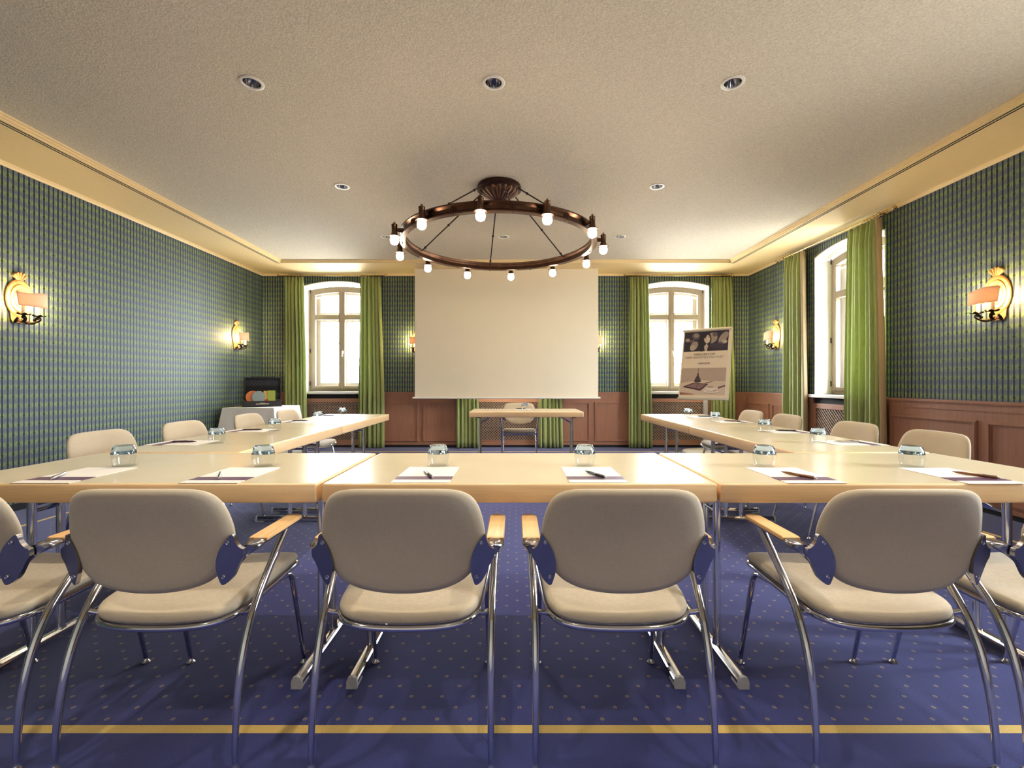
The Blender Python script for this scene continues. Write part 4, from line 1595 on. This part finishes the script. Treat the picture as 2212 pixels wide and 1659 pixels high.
cs = thing('presentation_case', 'open black presentation case on the white tablecloth', 'case', (-3.79, 6.88, 0.7425), 0.49)
m = MB()
m.box(-0.255, 0.255, -0.19, 0.19, 0, 0.012, 0.004)
for (xa, xb, ya, yb) in ((-0.255, 0.255, -0.19, -0.178), (-0.255, 0.255, 0.178, 0.19), (-0.255, -0.243, -0.178, 0.178), (0.243, 0.255, -0.178, 0.178)):
    m.box(xa, xb, ya, yb, 0.004, 0.088, 0.003, 1)
obj('case_tray', m, M['dark'], cs, 30)
m = MB()
m.box(-0.242, 0.242, -0.177, 0.177, 0.0125, 0.045)
obj('foam_bed', m, M['dark'], cs, 0)
m = MB()                                           # lid, leaning slightly back
ly = lambda z: 0.192 + (z - 0.09) * 0.16
def lidbox(xa, xb, za, zb, d0, d1):
    vs = [m.bm.verts.new((x, ly(z) + d, z)) for x in (xa, xb) for d in (d0, d1) for z in (za, zb)]
    for q in [(0, 1, 3, 2), (4, 6, 7, 5), (0, 4, 5, 1), (2, 3, 7, 6), (0, 2, 6, 4), (1, 5, 7, 3)]:
        m.face([vs[i] for i in q])
lidbox(-0.252, 0.252, 0.09, 0.44, 0.045, 0.055)
lidbox(-0.252, -0.238, 0.09, 0.44, 0.0, 0.045); lidbox(0.238, 0.252, 0.09, 0.44, 0.0, 0.045)
lidbox(-0.238, 0.238, 0.426, 0.44, 0.0, 0.045); lidbox(-0.238, 0.238, 0.09, 0.10, 0.0, 0.045)
lidbox(-0.17, 0.17, 0.44, 0.452, 0.005, 0.05)
lid = obj('case_lid', m, M['dark'], cs, 30)
m = MB()
lidbox(-0.237, 0.237, 0.101, 0.425, 0.030, 0.044)
obj('eggcrate_foam', m, M['foam'], lid, 0)
m = MB()
m.tube(catmull([(-0.06, -0.192, 0.048), (-0.055, -0.206, 0.046), (0.055, -0.206, 0.046), (0.06, -0.192, 0.048)], 4), 0.006, 8)
m.box(-0.085, 0.085, -0.1965, -0.1905, 0.036, 0.050)
m.box(-0.035, 0.035, -0.1965, -0.1905, 0.051, 0.060)
hd = obj('case_handle', m, M['silver'], cs, 40)
hd['label'] = 'pale metal handle'
# moderation cards standing in the tray, against the lid
CX, CY, CZ = -3.79, 6.88, 0.7425


def card_disc(name_, x, r, dy, rgb, label):
    mm = MB()
    mm.lathe([(r, -0.0012), (r, 0.0012)], (0, 0, 0), 40, axis='Y')
    o = tag(obj(name_, mm, flat(name_ + '_paint_' + label.split()[0], rgb), None, 30), label, 'card')
    o.location = (CX + x, CY + dy, CZ + 0.046 + r * cos(0.15))
    o.rotation_euler = (-0.15, 0, 0)
    return o


card_disc('round_card', -0.135, 0.094, 0.155, (222, 128, 74), 'orange round card standing in the open black case')
card_disc('round_card', -0.055, 0.092, 0.135, (150, 168, 168), 'blue-grey round card overlapping the orange one in the case')


def card_rect(x, w, h, dy, rgb, label):
    mm = MB()
    mm.box(-w / 2, w / 2, -0.0012, 0.0012, 0, h)
    o = tag(obj('rectangular_card', mm, flat('card_' + label.split()[0], rgb), None, 0), label, 'card')
    o.location = (CX + x, CY + dy, CZ + 0.0462)
    o.rotation_euler = (-0.15, 0, 0)
    return o


card_rect(0.048, 0.075, 0.185, 0.128, (214, 174, 84), 'yellow narrow card beside the green card in the case')
card_rect(0.118, 0.105, 0.192, 0.118, (160, 178, 76), 'green rectangular card standing in the case')
mm = MB(); mm.lathe([(0.030, 0.0), (0.030, 0.022), (0.012, 0.0225), (0.012, -0.0005)], (0, 0, 0), 24, axis='Y', cap0=False, cap1=False)
mm.lathe([(0.030, 0.0), (0.012, -0.0005)], (0, 0, 0), 24, axis='Y', cap0=False, cap1=False)
o = tag(obj('tape_roll', mm, flat('tape_red', (176, 32, 34)), None, 40), 'red tape roll lying in the open case', 'tape'); o.location = (CX + 0.05, CY - 0.02, CZ + 0.0765)
pen_cols = [(176, 34, 44), (40, 44, 140), (20, 20, 24), (190, 40, 40), (46, 50, 150)]
for i, (px_, rgb, lab) in enumerate(((-0.19, pen_cols[1], 'blue marker at the left end of the open case'), (-0.16, pen_cols[2], 'black marker among the markers of the open case'),
                                     (-0.09, pen_cols[0], 'red marker in the middle of the open case'), (0.12, pen_cols[3], 'red marker in front of the green card'))):
    mm = MB()
    mm.lathe([(0.009, -0.06), (0.009, 0.03), (0.0085, 0.031), (0.0085, 0.06)], (0, 0, 0.0), 12, axis='Y')
    o = tag(obj('marker_pen', mm, flat('marker_%d' % i, rgb), None, 40), lab, 'marker', 'marker pens in the case')
    o.location = (CX + px_, CY - 0.06 + 0.01 * i, CZ + 0.0555 + 0.0)
mm = MB(); mm.box(-0.05, 0.05, -0.03, 0.03, 0, 0.035, 0.002, 1)
o = tag(obj('card_box', mm, flat('card_box_cream', (226, 206, 160)), None, 0), 'small cream box at the right end of the open case', 'box'); o.location = (CX + 0.175, CY - 0.02, CZ + 0.0462)

for o in list(C.objects):
    if o.parent is None and o.name.split('.')[0] in ('round_card', 'rectangular_card', 'tape_roll', 'marker_pen', 'card_box'):
        dx, dy = o.location.x - CX, o.location.y - CY
        o.location.x = CX + dx * cos(0.49) - dy * sin(0.49)
        o.location.y = CY + dx * sin(0.49) + dy * cos(0.49)
        o.rotation_euler[2] = 0.49

# ------------------------------------------------------------------ flipchart with printed poster
th = radians(40)
U = Vector((cos(th), -sin(th), 0))
TC, BC = Vector((3.068, 7.185, 1.952)), Vector((2.906, 7.000, 0.848))
V = (TC - BC); Hh = V.length; V = V.normalized()
N_ = U.cross(V).normalized()
if N_.y > 0:
    N_ = -N_
W_ = 0.742
fc = thing('flipchart', 'tilted flipchart on a round foot with a printed poster', 'flipchart', (2.987, 7.0925, 0))
O = Vector((2.987, 7.0925, 0))


def P(u, v, o=0.0):
    """u 0..1 across, v 0..1 from the top, o towards the viewer"""
    return TC - U * (W_ / 2) + U * (u * W_) - V * (v * Hh) + N_ * o - O


def slab(mm, u0, u1, v0, v1, o0, o1):
    vs = [mm.bm.verts.new(P(u, v, o)) for u in (u0, u1) for v in (v0, v1) for o in (o0, o1)]
    for q in [(0, 1, 3, 2), (4, 6, 7, 5), (0, 4, 5, 1), (2, 3, 7, 6), (0, 2, 6, 4), (1, 5, 7, 3)]:
        mm.face([vs[i] for i in q])


mm = MB()
slab(mm, 0, 1, 0, 1, -0.02, 0.0)
bd = obj('board', mm, M['board'], fc, 0)
mm = MB()
mm.tube([P(-0.01, 0.018, 0.012), P(0.97, 0.018, 0.012)], 0.022, 14)
obj('paper_clamp', mm, M['board'], fc)
mm = MB()
slab(mm, -0.01, 1.0, 0.985, 1.012, -0.02, 0.014)
for u in (0.12, 0.5, 0.86):
    mm.sphere(P(u, 0.995, 0.018), 0.008, 8, 5)
obj('pen_tray', mm, M['grey'], fc, 30)
mm = MB()
mm.box(-0.028, 0.028, -0.018, 0.018, 0.03, 1.30)
po = obj('post', mm, M['grey'], fc, 0)
po.rotation_euler = (0, 0, -th)
po.location = (0.03, 0.055, 0)
mm = MB()
mm.tube([(0.03, 0.055, 1.28), P(0.5, 0.55, -0.02)], 0.014, 8)
obj('tilt_bracket', mm, M['dark'], fc)
mm = MB()
mm.lathe([(0.335, 0.0), (0.338, 0.02), (0.325, 0.034), (0.30, 0.036), (0.28, 0.028), (0.05, 0.034)], (0, 0, 0), 48)
obj('round_foot', mm, M['grey'], fc)
# poster
COL = {}
pm = []


def mi(rgb):
    if rgb not in COL:
        COL[rgb] = len(pm)
        pm.append(flat('poster_ink_%d' % len(pm), rgb, 0.45))
    return COL[rgb]


mm = MB()
layer = [0]


def ink(pts, rgb):
    layer[0] += 1
    mm.mi = mi(rgb)
    mm.face([mm.bm.verts.new(P(u, v, 0.0012 + layer[0] * 0.00006)) for u, v in pts])


def ell(cu, cv, ru, rv, rgb, rot=0.0, n=24):
    asp = W_ / Hh
    pts = []
    for k in range(n):
        a = 2 * pi * k / n
        x, y = ru * cos(a), rv * sin(a)
        pts.append((cu + x * cos(rot) - y * sin(rot) / 1.0, cv + (x * sin(rot) + y * cos(rot)) * asp))
    ink(pts, rgb)


# sheet edges give the poster its thickness
mm.mi = mi((226, 208, 186))
slab(mm, 0.025, 0.935, 0.035, 0.965, 0.0002, 0.0012)
L_, R_ = 0.03, 0.93
ink([(L_, .04), (R_, .04), (R_, .325), (L_, .325)], (40, 30, 52))
blur = (150, 134, 124)
mid = (96, 82, 92)
# photo border clipped shapes: blurred lights behind the woman
ell(.27, .10, .085, .075, mid, 0.4); ell(.275, .09, .055, .045, blur, 0.4)
ell(.10, .155, .05, .04, blur, 0.2); ell(.20, .175, .05, .035, mid, -0.3)
ell(.245, .245, .075, .11, blur, 0.5); ell(.22, .27, .06, .06, (170, 154, 140), 0.2)
ell(.60, .14, .11, .12, blur, 0.6); ell(.66, .09, .05, .05, mid, 0)
ell(.83, .14, .07, .14, blur, 0.55); ell(.86, .20, .05, .04, (176, 160, 146), 0); ell(.78, .22, .05, .03, mid, 0.2)
ell(.72, .25, .16, .05, (54, 42, 62), 0.1)
ell(.47, .17, .125, .19, (30, 22, 36))                      # hair
ell(.42, .26, .075, .11, (30, 22, 36), 0.2)
ink([(.40, .325), (.435, .25), (.56, .25), (.62, .325)], (34, 26, 40))   # jacket
ink([(.475, .325), (.455, .26), (.50, .215), (.54, .25), (.525, .29), (.52, .325)], (188, 168, 150))   # neck and collar
ell(.505, .150, .062, .098, (196, 176, 158), -0.15)         # face
ell(.525, .155, .032, .06, (212, 194, 176), -0.15)
ink([(.44, .12), (.47, .075), (.54, .06), (.575, .10), (.56, .085), (.50, .095), (.455, .15)], (30, 22, 36))
for (eu, ev) in ((.478, .137), (.536, .128)):
    ell(eu, ev, .013, .008, (48, 34, 40), -0.15); ell(eu, ev - .016, .017, .004, (60, 44, 48), -0.15)
ell(.516, .158, .008, .010, (156, 132, 118))
ell(.520, .186, .024, .011, (120, 70, 70), -0.15); ell(.520, .184, .019, .006, (240, 232, 222), -0.15)
# text panel background and lower picture: desk with pendant lamp, tablet, cup and phone
ink([(L_, .565), (R_, .565), (R_, .945), (L_, .945)], (176, 154, 138))
ink([(L_, .775), (.40, .735), (R_, .752), (R_, .945), (L_, .945)], (206, 184, 164))
ink([(L_, .775), (.40, .735), (R_, .752), (R_, .748), (.40, .731), (L_, .770)], (150, 128, 116))
ink([(L_, .905), (.30, .93), (.34, .945), (L_, .945)], (168, 112, 92))
ink([(L_, .925), (.2, .945), (L_, .945)], (96, 46, 50))
ink([(.372, .565), (.380, .565), (.380, .645), (.372, .645)], (70, 50, 58))
ell(.376, .652, .018, .022, (62, 42, 54)); ink([(.364, .66), (.388, .66), (.445, .745), (.44, .765), (.31, .765), (.305, .745)], (66, 46, 60))
ell(.375, .757, .07, .022, (54, 36, 48))
ink([(.60, .765), (.68, .748), (.69, .754), (.56, .785), (.50, .78)], (74, 54, 58))
ink([(.30, .772), (.60, .792), (.46, .880), (.44, .885), (.085, .838), (.09, .826)], (66, 38, 44))
ink([(.31, .783), (.555, .797), (.44, .860), (.14, .828)], (132, 98, 100))
ink([(.39, .787), (.41, .788), (.36, .845), (.345, .843)], (96, 66, 74))
ink([(.085, .838), (.44, .885), (.44, .893), (.09, .847)], (190, 170, 156))
ell(.66, .895, .155, .042, (150, 130, 118)); ell(.66, .889, .155, .042, (226, 212, 198)); ell(.66, .886, .11, .028, (204, 188, 174))
ink([(.545, .832), (.735, .832), (.70, .882), (.66, .890), (.61, .888), (.565, .866)], (220, 206, 192))
ell(.64, .832, .095, .014, (232, 220, 206)); ell(.64, .833, .085, .010, (96, 70, 62))
ell(.755, .848, .030, .022, (220, 206, 192)); ell(.755, .848, .018, .013, (200, 178, 160))
ink([(.79, .83), (.955 - .03, .805), (.93, .822), (.80, .855)], (60, 44, 56)); ink([(.80, .832), (.915, .812), (.918, .818), (.81, .846)], (128, 96, 98))
ink([(.70, .888), (.80, .868), (.80, .873), (.72, .893)], (110, 86, 80))
ps = obj('poster', mm, pm, bd, 0, merge=False)
ps['label'] = 'printed poster with two photographs'
# lettering
def lettering(body, cu, cv, size, rgb, shear=0.0, bold=0.0, spacing=1.0):
    cu_ = bpy.data.curves.new('poster_lettering', 'FONT')
    cu_.body = body; cu_.size = size; cu_.align_x = 'CENTER'; cu_.align_y = 'CENTER'
    cu_.shear = shear; cu_.offset = bold; cu_.space_character = spacing
    cu_.extrude = 0.0002
    tmp = bpy.data.objects.new('poster_lettering', cu_)
    C.objects.link(tmp)
    dg = bpy.context.evaluated_depsgraph_get()
    me = bpy.data.meshes.new_from_object(tmp.evaluated_get(dg))
    bpy.data.objects.remove(tmp)
    bpy.data.curves.remove(cu_)
    base = P(cu, cv, 0.0042)
    for v in me.vertices:
        v.co = base + U * v.co.x + V * v.co.y + N_ * v.co.z
    me.materials.clear()
    me.materials.append(flat('lettering_ink_' + str(rgb[0]), rgb, 0.5))
    o = bpy.data.objects.new('poster_lettering', me)
    C.objects.link(o)
    o.parent = bd
    return o


lettering('MERCURE.COM', .475, .372, 0.046, (40, 30, 48), 0, 0.0)
lettering('\u00dcBER 700 HOTELS WELTWEIT', .475, .414, 0.044, (150, 126, 112), 0, 0.0, 1.0)
lettering('mercure', .475, .498, 0.058, (52, 40, 56), 0.28, 0.0, 0.88)

# ------------------------------------------------------------------ daylight
w = bpy.data.worlds.new('overcast_sky')
scene.world = w
w.use_nodes = True
bg = w.node_tree.nodes['Background']
bg.inputs[0].default_value = (0.90, 0.96, 1.0, 1)
bg.inputs[1].default_value = 58.0
wt = w.node_tree
tcw = wt.nodes.new('ShaderNodeTexCoord'); sxw = wt.nodes.new('ShaderNodeSeparateXYZ')
wt.links.new(tcw.outputs['Generated'], sxw.inputs[0])
rw = wt.nodes.new('ShaderNodeValToRGB')          # bright overcast sky above a duller street level
rw.color_ramp.elements[0].position = 0.44; rw.color_ramp.elements[0].color = (0.42, 0.42, 0.40, 1)
rw.color_ramp.elements[1].position = 0.56; rw.color_ramp.elements[1].color = (0.90, 0.96, 1.0, 1)
mw = wt.nodes.new('ShaderNodeMath'); mw.operation = 'MULTIPLY_ADD'
mw.inputs[1].default_value = 0.5; mw.inputs[2].default_value = 0.5
wt.links.new(sxw.outputs[2], mw.inputs[0]); wt.links.new(mw.outputs[0], rw.inputs[0]); wt.links.new(rw.outputs[0], bg.inputs[0])
for (x, y, rx) in [(a, YB + TH + 0.02, 0) for a in WIN_X] + [(XR + TH + 0.02, a, 1) for a in WIN_Y]:
    L = bpy.data.lights.new('daylight_portal', 'AREA')
    L.shape = 'RECTANGLE'
    L.size = 1.16
    L.size_y = 1.92
    L.cycles.is_portal = True
    o = bpy.data.objects.new('daylight_portal', L)
    C.objects.link(o)
    o.location = (x, y, 1.88)
    o.rotation_euler = (radians(-90), 0, 0) if rx == 0 else (radians(-90), 0, -pi / 2)

# ------------------------------------------------------------------ camera and view
cam = bpy.data.cameras.new('camera')
cam.sensor_width = 36.0
cam.lens = 36.0 * 983.0 / 2212.0
cam.shift_x = -3.0 / 2212.0
cam.shift_y = -3.0 / 2212.0
cam.clip_start = 0.02
co = bpy.data.objects.new('camera', cam)
C.objects.link(co)
co.location = (0, 0, 1.10)
co.rotation_euler = (radians(90), 0, 0)
scene.camera = co

vs = scene.view_settings
vs.view_transform = 'Standard'
vs.look = 'None'
vs.exposure = 0.7
vs.gamma = 1.0
vs.use_curve_mapping = False
cy = scene.cycles
cy.use_denoising = True
cy.max_bounces = 10
cy.diffuse_bounces = 5
cy.glossy_bounces = 5
cy.transmission_bounces = 10
cy.transparent_max_bounces = 12
cy.sample_clamp_indirect = 6.0
cy.caustics_reflective = False
cy.caustics_refractive = False
